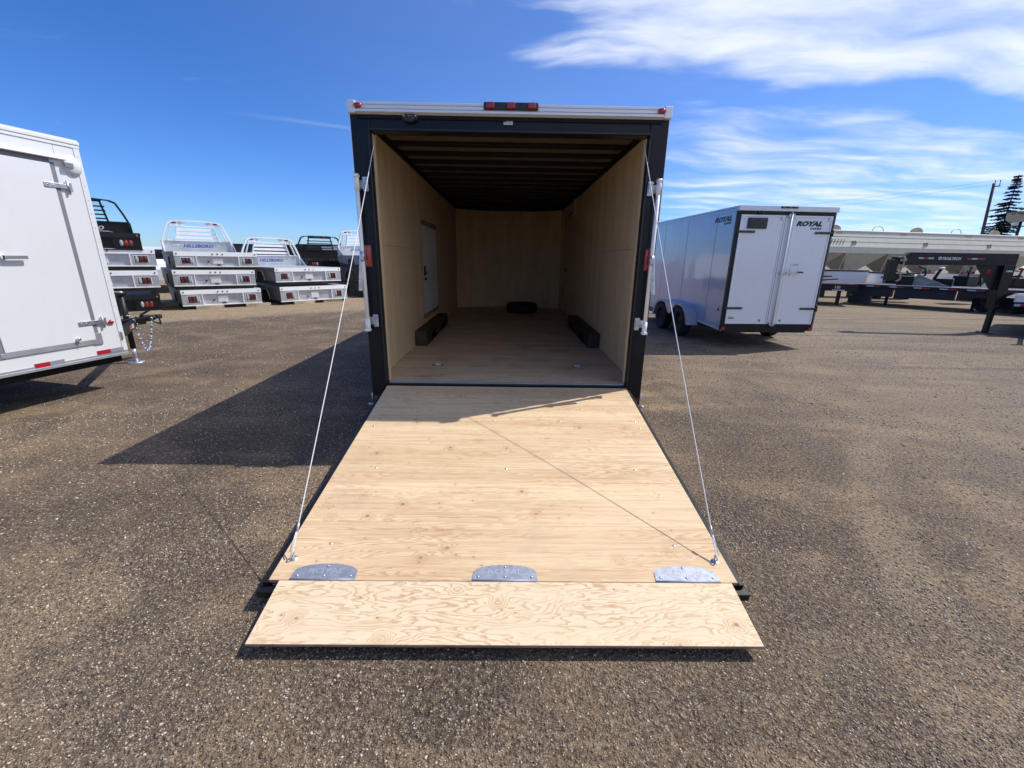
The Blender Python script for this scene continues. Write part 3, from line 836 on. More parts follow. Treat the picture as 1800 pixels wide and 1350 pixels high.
# ------------------------------------------------------------------ spare tyre on the floor inside
st = root('spare_tyre', (.30, 9.30, .466), 0, 'black spare tyre lying flat on the plywood floor inside the open trailer', 'tyre')
S = MB(); rr_ = .335
S.lathe([(0.0, rr_ * .62), (.0, rr_ * .88), (.03, rr_ * .985), (.09, rr_), (.10, rr_ * .985), (.11, rr_), (.17, rr_ * .985), (.20, rr_ * .88), (.20, rr_ * .62), (0, rr_ * .62)], (0, 0, 0), 'z', 40)
S.build('tyre', 'rubber', st)
S = MB(); S.lathe([(.18, rr_ * .62), (.10, rr_ * .55), (.08, rr_ * .25), (.08, .03)], (0, 0, 0), 'z', 24); S.build('rim', 'steel_dark', st)

# ------------------------------------------------------------------ white trailer on the left
LTr = root('cargo_trailer', (-4.615, 5.095, 0), -R(13.22), 'white enclosed trailer with closed side door, cut off by the left picture edge', 'trailer')
LL = 4.9; LW = 2.4; zb, zt = .40, 2.70
S = MB(); S.box(-LW, 0, -LL, 0, zb + .05, 2.63)
S.build('body_skin', 'white_skin', LTr)
S = MB(); S.box(-LW - .01, .012, -LL - .01, .012, 2.666, 2.700, 0, .004); S.box(-LW - .005, .007, -LL - .005, .006, 2.632, 2.662, 0, .004); S.box(-LW, .003, -LL, .002, 2.70, 2.715)
S.build('roof_rail', 'white_skin', LTr)
S = MB(); S.box(.0005, .010, -LL, -.002, zb, zb + .028, 0, .002); S.box(-.02, .004, -LL, -.002, zb + .028, zb + .050)
S.build('lower_rail', 'alu_strip', LTr)
S = MB(); S.box(-LW + .05, -.05, -LL + .1, -.05, .32, .41)
S.build('chassis', 'black_paint', LTr)
S = MB(); S.box(.0005, .006, -.055, -.001, zb + .052, 2.63, 0, .001); S.build('corner_strip', 'white_skin', LTr)
for i in range(15):
    S = MB(); S.ball((.006, -.030, .55 + i * .143), .006, 0, (.5, 1, 1), 1); S.build('rivet', 'alu_strip', LTr)
S = MB(); S.box(.0004, .0012, -.232, -.230, 2.53, 2.63); S.build('panel_seam', 'gasket', LTr)
sd_ = root('side_door', (0, 0, 0)); sd_.parent = LTr
S = MB(); S.box(.001, .016, -1.075, -.305, .63, 2.44, 0, .003); S.build('door_panel', 'white_skin', sd_)
S = MB(); S.box(.0006, .008, -.302, -.262, .575, 2.455); S.box(.0006, .008, -1.13, -1.08, .575, 2.455)
S.build('door_gasket', 'gasket', sd_)
S = MB(); S.box(.0008, .012, -1.11, -.304, .580, .626, 0, .002); S.box(.0012, .014, -.330, -.240, .572, .700, 0, .002)
S.build('door_frame', 'alu_strip', sd_)
S = MB(); S.box(.0006, .009, -1.11, -.30, 2.443, 2.487); S.build('door_head', 'gasket', sd_)
for zc, y0, y1 in ((2.235, -.400, -.205), (.820, -.435, -.205)):
    S = MB(); S.box(.0165, .024, y0, y1 + .02, zc - .024, zc + .024, 0, .003)
    S.tube((.022, y1 + .006, zc - .06), (.022, y1 + .006, zc + .06), .012)
    S.box(.010, .022, y1 + .01, y1 + .045, zc - .045, zc + .045, 0, .003)
    for k_ in (.03, .075, .135): S.ball((.025, y0 + k_, zc), .0085, 1, (.5, 1, 1), 1)
    S.build('hinge', ['galv', 'chrome'], sd_)
S = MB(); S.box(.016, .055, -.90, -.865, 1.505, 1.54); S.box(.045, .062, -.885, -.715, 1.507, 1.541, 1, .004)
S.build('handle', ['chrome', 'gasket'], sd_)
S = MB(); S.ball((.030, -.474, .665), .022); S.tube((.015, -.474, .665), (.03, -.474, .665), .015); S.tube((.03, -.474, .64), (.03, -.474, .60), .004)
S.build('door_hook', 'chrome', sd_)
S = MB(); S.prism([(.0, 2.512), (.045, 2.490), (.048, 2.497), (.045, 2.506), (.004, 2.530), (.0, 2.530)], 'y', -1.25, -.170); S.build('drip_rail', 'white_skin', LTr)
# side vent
S = MB(); n_ = 14
S.ball((.004, -.105, 2.450), .098, 0, (.42, .88, 1.0), 3)
vt = S.build('side_vent', 'white_skin', LTr)
S = MB(); S.box(.030, .048, -.195, -.118, 2.425, 2.47); S.build('vent_louvre', 'gasket', vt)
S = MB(); S.box(.0065, .018, -.145, -.085, .782, .812, 0, .004); S.ball((.008, -.114, .822), .011, 0, (.5, 1, 1), 1); S.build('marker_light', 'red_lens', LTr)
for y0, y1, zc in ((-.886, -.636, .455), (-.322, -.046, .475)):
    ym = (y0 + y1) / 2
    S = MB(); S.box(.0005 if zc < .46 else .001, .0062, y0, ym, zc - .022, zc + .022, 0); S.box(.0005 if zc < .46 else .001, .0062, ym + .0003, y1, zc - .022, zc + .022, 1)
    S.build('reflective_tape', ['tape_red', 'tape_grey'], LTr)
S = MB(); S.box(.006, .018, -.046, -.026, .585, .685, 0, .003); S.ball((.016, -.036, .67), .011, 0, (1, 1, 1), 1); S.build('door_holdback', 'galv', LTr)
for yy in (-2.6, -3.45): make_wheel(LTr, (.02 - .12, yy, .34), .34, .2, 1); make_wheel(LTr, (-LW + .1, yy, .34), .34, .2, -1)
# tongue, coupler, jack, chains
hx = -1.21
S = MB(); S.bar((-.15, -.02, .58), (hx + .03, .98, .58), .055, .11); S.bar((-LW + .15, -.02, .58), (hx - .03, .98, .58), .055, .11)
S.box(hx - .06, hx + .06, .76, 1.14, .55, .65, 0, .008); S.build('tongue', 'black_paint', LTr)
S = MB(); S.box(hx - .05, hx + .05, 1.12, 1.27, .58, .67, 0, .015); S.ball((hx, 1.28, .625), .055, 0, (1, 1.1, .8)); S.bar((hx, 1.12, .68), (hx, 1.26, .74), .03, .02); S.build('coupler', 'black_paint', LTr)
tp0 = Vector((-.15, -.02, .58)); tp1 = Vector((hx + .03, .98, .58)); dd_ = (tp1 - tp0).normalized(); nn_ = Vector((dd_.y, -dd_.x, 0))
S = MB()
for k_, (a0, a1) in enumerate(((.86, 1.04), (1.045, 1.20))):
    p0 = tp0 + dd_ * a0 + nn_ * .030; p1 = tp0 + dd_ * a1 + nn_ * .030
    S.bar(p0, p1, .003, .055, k_)
S.build('reflective_tape', ['red_lens', 'tape_white'], LTr)
S = MB(); S.tube((hx + .02, .90, .22), (hx + .02, .90, 1.0), .034, seg=12); S.box(hx - .03, hx + .07, .85, .95, .99, 1.03, 0, .01)
S.build('jack_tube', 'black_paint', LTr)
S = MB(); S.tube((hx + .02, .90, .012), (hx + .02, .90, .24), .026, seg=12); S.lathe([(0, 0.001), (0, .10), (.012, .10), (.018, .05), (.018, .001)], (hx + .02, .90, 0), 'z', 20)
S.build('jack_foot', 'galv', LTr)
S = MB(); S.tube((hx + .02, .90, 1.03), (hx - .12, .88, 1.05), .010); S.ball((hx + .02, .90, 1.035), .035, 0, (1.2, 1, .5)); S.tube((hx - .12, .88, 1.05), (hx - .12, .88, 1.12), .012)
S.build('jack_crank', 'galv', LTr)
S = MB()
for cx0, y0 in ((.10, .92),):
    n_ = 22
    for i in range(n_):
        t = i / (n_ - 1)
        yy = y0 + .03 + .26 * t; zz_ = .62 - .46 * math.sin(math.pi * (t ** .8)) - .0
        q = bmesh.ops.create_icosphere(S.b, subdivisions=1, radius=.024)
        bmesh.ops.scale(S.b, vec=(.45 if i % 2 else 1, 1, 1.25), verts=q['verts'])
        bmesh.ops.translate(S.b, vec=(hx + .08, yy, zz_), verts=q['verts'])
for t in range(8): S.ball((hx + .05 + .01 * t, .90 + .02 * t, .70 - .008 * t * t), .017, 0, (1, 1, 1), 1)
S.build('safety_chain', 'chrome', LTr)
S = MB(); S.path([(hx - .02, 1.05, .66), (hx + .05, 1.22, .58), (hx + .02, 1.38, .52), (hx, 1.38, .62)], .012); S.box(hx - .05, hx + .03, 1.34, 1.42, .60, .66, 0, .01); S.build('wiring_plug', 'rubber', LTr)

# ------------------------------------------------------------------ grey-white trailer on the right
RTr = root('cargo_trailer', (4.004, 7.917, 0), R(2.66), 'closed pale grey cargo trailer with double rear doors and black corner posts', 'trailer')
RW = 1.80; RL = 4.5
S = MB(); S.prism([(.0, .36), (.92, .40), (.92, 2.45), (.0, 2.45)], 'x', .012, .020)
S.prism([(.922, .40), (RL, .40), (RL, 2.45), (.922, 2.45)], 'x', .012, .020); S.prism([(.0, .36), (.92, .40), (RL, .40), (RL, 2.45), (.0, 2.45)], 'x', RW - .02, RW - .012)
S.box(.020, RW - .02, RL - .01, RL, .40, 2.45); S.box(.02, RW - .02, .1, RL - .02, .40, .44)
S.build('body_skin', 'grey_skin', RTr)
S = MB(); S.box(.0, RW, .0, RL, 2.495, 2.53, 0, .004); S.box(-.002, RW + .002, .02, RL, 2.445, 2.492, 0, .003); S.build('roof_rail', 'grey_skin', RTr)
S = MB(); S.box(-.012, RW + .012, -.035, .02, 2.445, 2.532, 0, .006); S.build('roof_cap', 'alu_bright', RTr)
for yy in (.69, 1.91, 3.13):
    S = MB(); S.box(.0095, .0119, yy - .003, yy + .003, .43, 2.44); S.build('panel_seam', 'gasket', RTr)
S = MB(); S.prism([(.0, .335), (.0, .372), (.92, .412), (.95, .412), (.95, .375)], 'x', .003, .0115); S.build('lower_rail', 'white_skin', RTr)
S = MB()
S.box(0, .055, 0, .06, .34, 2.443, 0, .004); S.box(RW - .055, RW, 0, .06, .34, 2.443, 0, .004)
S.box(.0555, RW - .0555, 0.001, .06, 2.385, 2.442); S.box(.0555, RW - .0555, .001, .06, .34, .464)
S.build('rear_frame', 'navy_frame', RTr)
for x0, x1, ct in ((.060, .868, 'left'), (1.030, 1.742, 'right')):
    dd1 = root('rear_door', (0, 0, 0)); dd1.parent = RTr
    S = MB(); S.box(x0 + .028, x1 - .028, -.004, .02, .498, 2.352); S.build('door_panel', 'white_door', dd1)
    S = MB(); S.box(x0, x0 + .028, -.012, .02, .47, 2.382, 0, .002); S.box(x1 - .028, x1, -.012, .02, .47, 2.382, 0, .002)
    S.box(x0 + .0282, x1 - .0282, -.012, .02, .47, .4978, 0, .002); S.box(x0 + .0282, x1 - .0282, -.012, .02, 2.3522, 2.382, 0, .002)
    S.build('door_frame', 'alu_trim', dd1)
    for xc, zc in ((x0 + .045, 2.335), (x1 - .045, 2.335)):
        S = MB(); S.box(xc - .032, xc + .032, -.016, -.0125, zc - .035, zc + .035); S.build('corner_plate', 'galv', dd1)
    hxs = x0 - .05 if ct == 'left' else x1 + .05
    for zc in ((2.10, .76)):
        S = MB()
        a0, a1 = (x0 - .045, x0 + .285) if ct == 'left' else (x1 - .285, x1 + .045)
        S.box(a0, a1, -.026, -.0165, zc - .019, zc + .019, 0, .006)
        S.tube((hxs, -.012, zc - .05), (hxs, -.012, zc + .05), .014)
        for kx in ((x0 + .10, x0 + .25) if ct == 'left' else (x1 - .10, x1 - .25)): S.ball((kx, -.027, zc), .007, 1, (1, .5, 1), 1)
        S.build('strap_hinge', ['black_plastic', 'chrome'], dd1)
    if ct == 'left':
        S = MB()
        S.box(.191, .545, -.030, -.0045, 2.152, 2.333, 0, .010)
        for kx, kz in ((.28, 2.30), (.46, 2.30), (.46, 2.19)): S.ball((kx, -.031, kz), .006, 1, (1, .5, 1), 1)
        S.build('plate_holder', ['black_plastic', 'chrome'], dd1)
        S = MB(); S.box(.105, .225, -.006, -.0043, .565, .580); S.box(.105, .205, -.006, -.0043, .590, .598); S.build('small_decal', 'print_black', dd1)
        S = MB(); S.box(.70, .735, -.012, -.0043, .515, .555, 0, .003); S.build('door_vent', 'gasket', dd1)
    else:
        S = MB()
        text_into(S, 'ROYAL', .105, face_M((1.085, -.0055, 2.215), (1, 0, 0), (0, 0, 1)), 0, shear=.3, ext=.0008, off=.0075, sx=1.40)
        text_into(S, 'CARGO', .042, face_M((1.355, -.0055, 2.158), (1, 0, 0), (0, 0, 1)), 0, shear=.25, ext=.0008, off=.003, sx=1.15, spacing=1.35)
        S.build('lettering', 'print_black', dd1)
        S = MB(); text_into(S, 'C-TPAT', .045, face_M((1.12, -.0055, 1.53), (1, 0, 0), (0, 0, 1)), 0, ext=.0005); S.build('fine_print', 'gasket', dd1)
        S = MB(); S.box(1.10, 1.135, -.012, -.0043, .515, .555, 0, .003); S.build('door_vent', 'gasket', dd1)
S = MB(); S.box(.870, 1.028, -.010, .03, .47, 2.383, 0, .003); S.build('door_post', 'white_door', RTr)
S = MB(); S.box(.868, .874, -.014, -.009, .47, 2.38); S.build('door_gap_seal', 'black_plastic', RTr)
cb = root('cam_bar', (0, 0, 0)); cb.parent = RTr
S = MB(); S.tube((.955, -.045, .43), (.955, -.045, 2.43), .017, seg=12); S.build('rod', 'alu_trim', cb)
for zc in (.475, 2.375):
    S = MB(); S.box(.90, 1.01, -.045, -.011, zc - .030, zc + .030, 0, .005); S.build('bracket', 'galv', cb)
S = MB(); S.box(.92, 1.06, -.062, -.026, 1.385, 1.415, 0, .004); S.bar((1.02, -.066, 1.40), (1.33, -.066, 1.42), .018, .030, 1); S.tube((1.10, -.05, 1.36), (1.10, -.05, 1.50), .008); S.box(1.23, 1.34, -.085, -.06, 1.402, 1.438, 2, .006)
S.build('handle', ['galv', 'galv', 'black_plastic'], cb)
S = MB(); S.box(.735, 1.045, -.050, -.036, 2.492, 2.526, 0, .004); lb2 = S.build('light_bar', 'black_plastic', RTr)
for cx in (.775, .89, 1.005):
    S = MB(); S.box(cx - .024, cx + .024, -.064, -.0495, 2.496, 2.524, 0, .004); S.build('lens', 'red_lens', lb2)
S = MB(); S.box(.35, .45, -.03, .0, 2.40, 2.435, 0, .006); S.ball((.41, -.032, 2.425), .02); S.build('loading_light', 'black_plastic', RTr)
for x0, x1 in ((.004, .08), (RW - .08, RW - .004)):
    S = MB(); S.box(x0, x1, -.010, -.0005, .352, .402, 0, .003); S.build('tail_light', 'red_lens', RTr)
S = MB(); S.box(-.006, .0118, .175, .225, .690, .722, 0, .003); S.ball((.004, .20, .735), .012, 0, (.5, 1, 1), 1); S.build('marker_light', 'red_lens', RTr)
S = MB()
ML = face_M((.0108, .80, 2.300), (0, -1, 0), (0, 0, 1))
text_into(S, 'ROYAL', .115, ML, 0, shear=.3, ext=.0008, off=.008, sx=1.62)
text_into(S, 'CARGO', .045, face_M((.0108, .45, 2.245), (0, -1, 0), (0, 0, 1)), 0, shear=.25, ext=.0008, off=.0035, sx=1.3, spacing=1.3)
S.build('side_lettering', 'print_black', RTr)
# fender with a double arch
def arch(cy, r, cz, n=14): return [(cy + r * math.cos(math.pi * i / n), cz + r * math.sin(math.pi * i / n)) for i in range(n + 1)]
S = MB()
inner = [(.99, .30)] + [(1.42 - .40 * math.cos(t), .30 + .36 * math.sin(t)) for t in [math.pi * i / 20 for i in range(1, 10)]] + [(2.42 - .40 * math.cos(t), .30 + .36 * math.sin(t)) for t in [math.pi * i / 20 for i in range(10, 20)]] + [(2.83, .30)]
outer = [(.93, .30)] + [(1.42 - .46 * math.cos(t), .30 + .40 * math.sin(t)) for t in [math.pi * i / 20 for i in range(1, 10)]] + [(2.42 - .46 * math.cos(t), .30 + .40 * math.sin(t)) for t in [math.pi * i / 20 for i in range(10, 20)]] + [(2.89, .30)]
for k in range(len(inner) - 1):
    S.prism([inner[k], inner[k + 1], outer[k + 1], outer[k]], 'x', -.215, .012)
S.build('fender', 'fender_paint', RTr)
S = MB(); S.prism([(1.62, .66), (2.22, .66), (2.0, .45), (1.92, .42), (1.84, .45)], 'x', -.205, -.195); S.build('fender_web', 'alu_strip', RTr)
for yy in (1.42, 2.42):
    make_wheel(RTr, (-.10, yy, .325), .325, .20, -1); make_wheel(RTr, (RW + .10, yy, .325), .325, .20, 1)
S = MB()
for k in range(len(inner) - 1): S.prism([inner[k], inner[k + 1], outer[k + 1], outer[k]], 'x', RW - .012, RW + .215)
S.build('fender', 'fender_paint', RTr)
S = MB(); S.box(.1, RW - .1, .05, RL, .30, .40); S.tube((.0, 1.42, .325), (RW, 1.42, .325), .04); S.tube((.0, 2.42, .325), (RW, 2.42, .325), .04)
S.bar((.2, RL, .36), (RW / 2, RL + 1.1, .36), .07, .1); S.bar((RW - .2, RL, .36), (RW / 2, RL + 1.1, .36), .07, .1); S.tube((RW / 2, RL + .9, 0.02), (RW / 2, RL + .9, .8), .03)
S.box(-.19, .0, 3.05, 3.25, .34, .37); S.build('chassis', 'black_paint', RTr)


# ------------------------------------------------------------------ truck beds
def truck_bed(label, W, H, L, alu=True, rack=False, RH=.98, logo=True, name='truck_bed', group='flat truck beds stacked along the yard edge', rackstyle=0):
    o = root(name, (0, 0, 0), 0, label, 'truck bed', group)
    skin = 'alu_plate' if alu else 'black_paint'; lip = 'alu_bright' if alu else 'black_paint'
    S = MB(); S.box(.0, W, .03, L, H - .035, H - .0); S.box(-.012, .0, .0, L, H - .075, H - .008, 1, .004); S.box(W, W + .012, .0, L, H - .075, H - .008, 1, .004)
    for i in range(7): S.box(.04, W - .04, .2 + i * (L - .3) / 7, .25 + i * (L - .3) / 7, H - .09, H - .036)
    S.build('deck', [skin, 'alu_dark' if alu else 'black_paint'], o)
    S = MB(); S.box(W * .36, W * .36 + .07, .1, L + .1, H - .20, H - .09); S.box(W * .64 - .07, W * .64, .1, L + .1, H - .20, H - .09); S.tube((W / 2, .02, .03), (W / 2, .25, .03), .05); S.box(.06, W - .06, .10, .16, -.095, .024); S.box(.03, .09, .17, L, -.09, H - .1); S.box(W - .09, W - .03, .17, L, -.09, H - .1); S.build('subframe', 'steel_dark', o)
    # rear top rail, leaning forward a touch, catches the sun
    S = MB(); S.prism([(-.01, H - .125), (.0, H), (.05, H), (.05, H - .125)], 'x', 0, W); S.build('rear_rail', lip, o)
    xd0, xd1 = W * .245, W * .755
    for a, b_, nm in ((.0, xd0 - .012, 'tail_panel'), (xd1 + .012, W, 'tail_panel')):
        S = MB(); S.box(a, b_, .0, .03, .028, H - .127); S.build(nm, skin, o)
    S = MB(); S.box(xd0 + .012, xd1 - .012, .045, .06, .028, H - .127); S.build('centre_panel', skin, o)
    S = MB(); S.box(-.004, W + .004, -.012, .06, .0, .026, 0, .003)
    for xx in (xd0, xd1): S.box(xx - .0115, xx + .0115, -.010, .055, .027, H - .128)
    S.build('rear_lip', lip if alu else 'black_paint', o)
    for a, sgn in ((W * .075, 1), (W * .795, -1)):
        w_ = .115 * W / 2.06
        S = MB(); S.box(a - .02, a + 3 * .092 + .005, -.006, -.0003, .085, H - .165, 0, .002); tp = S.build('light_plate', lip if alu else 'black_paint', o)
        S = MB(); S.box(a - .005, a + 3 * .092 - .010, -.0085, -.0062, .095, H - .175, 0, .002); S.build('light_recess', 'black_plastic', tp)
        for k in range(3):
            clear = (k == 2 and sgn > 0) or (k == 0 and sgn < 0)
            S = MB(); S.ball((a + .04 + k * .092, -.008, (H - .08) / 2), .5, 0, (.076, .03, H - .265), 2); S.build('tail_light', ('clear_lens' if clear else 'dark_lens') if alu else ('clear_lens' if clear else 'red_lens'), tp)
    for xx in (.06, W * .44, W * .5, W * .56, W - .06):
        S = MB(); S.ball((xx, -.012, H - .062), .023, 0, (1, .4, 1), 1); S.build('marker_light', 'dark_lens' if alu else 'amber_lens', o)
    if alu:
        S = MB(); S.box(W * .5 - .14, W * .5 + .11, .030, .0448, .085, H - .20, 0, .003); pl_ = S.build('plate_bracket', lip, o)
        S = MB(); S.box(W * .5 - .12, W * .5 + .09, .026, .0298, .10, H - .235); S.build('plate', 'label_white', pl_)
        S = MB(); S.box(W * .5 - .27, W * .5 - .225, .02, .0448, .13, .175, 0, .006); S.build('plug_socket', 'black_plastic', o)
    # side skirts with wheel arch
    cy = L * .42; rr = .36
    pts = [(.03, .03), (cy - rr, .03)] + [(cy - rr * math.cos(math.pi * i / 12), .03 + min(H - .16, rr * math.sin(math.pi * i / 12))) for i in range(1, 12)] + [(cy + rr, .03), (L, .12), (L, H - .08), (.03, H - .08)]
    for x0 in (.004, W - .016):
        S = MB(); S.prism(pts, 'x', x0, x0 + .012); S.build('side_skirt', 'alu_dark' if alu else 'black_paint', o)
    for sx in (.0, W):
        S = MB(); ap = [(sx, cy - rr * math.cos(math.pi * i / 12), .03 + min(H - .16, rr * math.sin(math.pi * i / 12))) for i in range(13)]
        S.path(ap, .016, 0, 6)
        S.build('arch_trim', skin, o)
    if rack:
        y0 = L - .05
        def X(t, z): return W * .5 + t * (W * .5 - .06) * (1 - .30 * (max(0, z - .35) / .72) ** 1.15)
        rk = root('headache_rack', (0, 0, 0)); rk.parent = o
        S = MB(); S.prism([(X(-1, 0), H), (X(1, 0), H), (X(1, .36), H + .36), (X(-1, .36), H + .36)], 'y', y0, y0 + .02); S.build('lower_panel', skin, rk)
        S = MB(); bs = .035
        for s_ in (-1, 1):
            pts = [(X(s_, t), y0 - .01, H + t) for t in (0, .36, .6, .85, RH - .06)] + [(X(s_ * .86, RH), y0 - .01, H + RH)]
            for a, b_ in zip(pts, pts[1:]): S.bar(a, b_, .05, .08, 0, (0, 1, 0))
        S.bar((X(-.86, RH), y0 - .01, H + RH), (X(-.4, RH), y0 - .01, H + RH + .025), .05, bs, 0); S.bar((X(-.4, RH), y0 - .01, H + RH + .025), (X(.4, RH), y0 - .01, H + RH + .025), .05, bs, 0); S.bar((X(.4, RH), y0 - .01, H + RH + .025), (X(.86, RH), y0 - .01, H + RH), .05, bs, 0)
        S.bar((X(-1, .36), y0 - .01, H + .37), (X(1, .36), y0 - .01, H + .37), .03, .03)
        S.build('rack_frame', lip, rk)
        if rackstyle == 0:   # aluminium
            S = MB()
            S.prism([(X(-.95, .84), H + .84), (X(-.45, .84), H + .84), (X(-.33, RH), H + RH), (X(-.86, RH), H + RH)], 'y', y0 - .012, y0 + .004)
            S.prism([(X(.95, .84), H + .84), (X(.45, .84), H + .84), (X(.33, RH), H + RH), (X(.86, RH), H + RH)], 'y', y0 - .012, y0 + .004)
            S.box(X(-.45, .9), X(.45, .9), y0 - .012, y0 + .004, H + .81, H + .85); S.build('light_panel', lip, rk)
            for t, mt in ((-.78, 'dark_lens'), (-.52, 'clear_lens'), (.52, 'clear_lens'), (.78, 'dark_lens')):
                S = MB(); S.ball((X(t, .93), y0 - .016, H + .935), .5, 0, (.16, .03, .055), 2); S.build('rack_light', mt, rk)
            for k in range(3):
                S = MB(); S.box(X(-.62, .5 + k * .12), X(.62, .5 + k * .12), y0 - .02, y0 + .01, H + .42 + k * .13, H + .505 + k * .13, 0, .004); S.build('rack_bar', lip, rk)
            for t in (-.86, -.64, .64, .86):
                S = MB(); S.bar((X(t, .36), y0 - .005, H + .38), (X(t, .82), y0 - .005, H + .84), .02, .11, 0, (0, 1, 0)); S.build('rack_upright', lip, rk)
        else:
            S = MB(); S.prism([(X(-.55, .84), H + .90), (X(.55, .84), H + .90), (X(.7, RH), H + RH), (X(-.7, RH), H + RH)], 'y', y0 - .02, y0 + .01); S.build('light_panel', lip, rk)
            for t, mt in ((-.4, 'dark_lens'), (.1, 'dark_lens'), (.4, 'dark_lens')):
                S = MB(); S.ball((X(t, .97), y0 - .024, H + .97), .5, 0, (.16, .02, .05), 2); S.build('rack_light', mt, rk)
            for k in range(4):
                S = MB(); S.box(X(-.55, .4), X(.55, .4), y0 - .02, y0 + .01, H + .43 + k * .11, H + .47 + k * .11, 0, .003); S.build('rack_bar', lip, rk)
            for t in (-.55, .55):
                S = MB(); S.bar((X(t, .36), y0 - .005, H + .38), (X(t, .8), y0 - .005, H + .95), .05, .03, 0, (0, 1, 0)); S.build('rack_upright', lip, rk)
        S = MB(); mtt = 'print_blue' if alu else 'print_white'
        if not logo: S.b.free()
        if logo:
            text_into(S, 'HILLSBORO', .145, face_M((W * .5 - .02, y0 - .003, H + .15), (1, 0, 0), (0, 0, 1)), 0, shear=.35, ext=.002, off=.004, align='CENTER', sx=1.12)
            S.prism([(W * .5 - .72, H + .225), (W * .5 - .50, H + .25), (W * .5 - .56, H + .20)], 'y', y0 - .004, y0 - .001, 1)
            S.prism([(W * .5 - .35, H + .125), (W * .5 + .50, H + .118), (W * .5 + .70, H + .055), (W * .5 + .52, H + .102), (W * .5 - .30, H + .112)], 'y', y0 - .004, y0 - .001, 1)
            S.build('logo', [mtt, 'print_white'], rk)
        S = MB(); S.prism([(L - .55, H), (L, H), (L, H + .36)], 'x', .02, .04); S.prism([(L - .55, H), (L, H), (L, H + .36)], 'x', W - .04, W - .02); S.build('rack_brace', skin, rk)
    return o


def place_rear_left(o, x, y, z, deg, tilt=(0, 0)):
    o.location = (x, y, z); o.rotation_euler = (R(tilt[0]), R(tilt[1]), R(deg))


def place_rear_right(o, W, x, y, z, deg, tilt=(0, 0)):
    place_rear_left(o, x - W * math.cos(R(deg)), y - W * math.sin(R(deg)), z, deg, tilt)


L_ = 3.25
# second stack from the left
a42 = 42.1; ca, sa = math.cos(R(a42)), math.sin(R(a42))
b = truck_bed('aluminium truck bed at the bottom of the three-high middle stack', 2.06, .46, L_)
place_rear_left(b, -9.451, 12.539, .10, a42)
mid = dup(b); mid['label'] = 'aluminium truck bed in the middle of the three-high stack'; place_rear_left(mid, -9.451 - .10 * ca, 12.539 - .10 * sa, .672, a42, (0, .4))
b = truck_bed('aluminium truck bed with an openwork headache rack, topmost of the three-high middle stack', 2.08, .43, L_, True, True)
place_rear_left(b, -9.451 + .02 * ca, 12.539 + .02 * sa, 1.21, a42)
# third stack
a3 = 47.5
b = truck_bed('aluminium truck bed at the bottom of the two-high stack beside the open trailer', 2.28, .48, L_)
place_rear_left(b, -7.43, 14.16, .10, a3)
ca3, sa3 = math.cos(R(a3)), math.sin(R(a3))
b = truck_bed('aluminium truck bed with black-backed headache rack on top of the two-high stack', 2.18, .46, L_, True, True)
place_rear_left(b, -7.43 - .08 * ca3, 14.16 - .08 * sa3, .73, a3)
# first stack, half hidden by the white trailer
W1 = 2.1
b = truck_bed('black truck bed lying on the ground under the leftmost stack', W1, .42, L_, False)
place_rear_right(b, W1, -9.41, 11.72, .10, a42)
b = truck_bed('lower of the two silver truck beds in the leftmost stack', W1, .44, L_)
place_rear_right(b, W1, -9.36, 11.76, .70, a42)
c = dup(b); c['label'] = 'upper silver truck bed in the leftmost stack, right under the black one'
place_rear_right(c, W1, -9.34, 11.78, 1.24, a42)
b = truck_bed('black truck bed with black headache rack on top of the leftmost stack', W1, .42, 2.7, False, True, RH=.95, rackstyle=1)
place_rear_right(b, W1, -9.50, 11.62, 1.645, a42)
# fourth stack, mostly behind the open trailer's post
b = truck_bed('tilted silver truck bed with headache rack, mostly hidden behind the black trailer post', 2.1, .40, 2.2, True, True)
place_rear_left(b, -5.95, 17.9, 1.22, 44., (0, -3))
b = truck_bed('dark truck bed on the ground beneath the tilted silver one', 2.1, .45, 2.4, False)
place_rear_left(b, -5.75, 17.2, .10, 46.)
c = dup(b); c['label'] = 'dark truck bed lying on another dark one, beneath the tilted silver bed'
place_rear_left(c, -5.8, 17.3, .68, 45., (0, -2))
# black bed with an open rack standing behind the two-high stack
b = truck_bed('black truck bed with slatted rack standing behind the two-high silver stack', 2.3, .42, 1.8, False, True, logo=False, rackstyle=1)
place_rear_left(b, -8.9, 19.6, 1.05, 40.)
b = truck_bed('black truck bed carrying the slatted black one behind the two-high silver stack', 2.3, .45, 1.8, False)
place_rear_left(b, -8.9, 19.6, .12, 40.)
c = dup(b); c['label'] = 'black truck bed, second from the ground behind the two-high silver stack'
place_rear_left(c, -8.85, 19.6, .59, 40.)
# timber under the stacks
bw = MB(); bw.box(-.35, .35, -.05, .05, 0, .095, 0, .006)
tb = bw.build('timber_block', 'wood_block'); pos = [(-8.95, 12.95, 42), (-8.0, 13.82, 42), (-6.95, 14.72, 50), (-6.3, 15.5, 50), (-10.5, 10.8, 42), (-9.7, 11.5, 42), (-9.9, 14.0, 42), (-10.6, 13.4, 42), (-8.2, 16.3, 50), (-5.2, 17.9, 46), (-4.5, 18.6, 46)]
lab = ['left timber block under the front of the three-high bed stack', 'right timber block under the front of the three-high bed stack', 'left timber block under the two-high bed stack', 'right timber block under the two-high bed stack',
       'timber block under the leftmost bed stack, beside the white trailer', 'right timber block under the leftmost black bed', 'rear timber block under the three-high bed stack', 'rear left timber block under the three-high bed stack', 'rear timber block under the two-high bed stack', 'timber block under the dark beds by the trailer post', 'rear timber block under the dark beds by the trailer post']
for i, (px_, py_, an) in enumerate(pos):
    o = tb if i == 0 else dup(tb)
    o.location = (px_, py_, 0); o.rotation_euler.z = R(an)
    tag(o, lab[i], 'timber block', 'timber blocks under the truck beds')


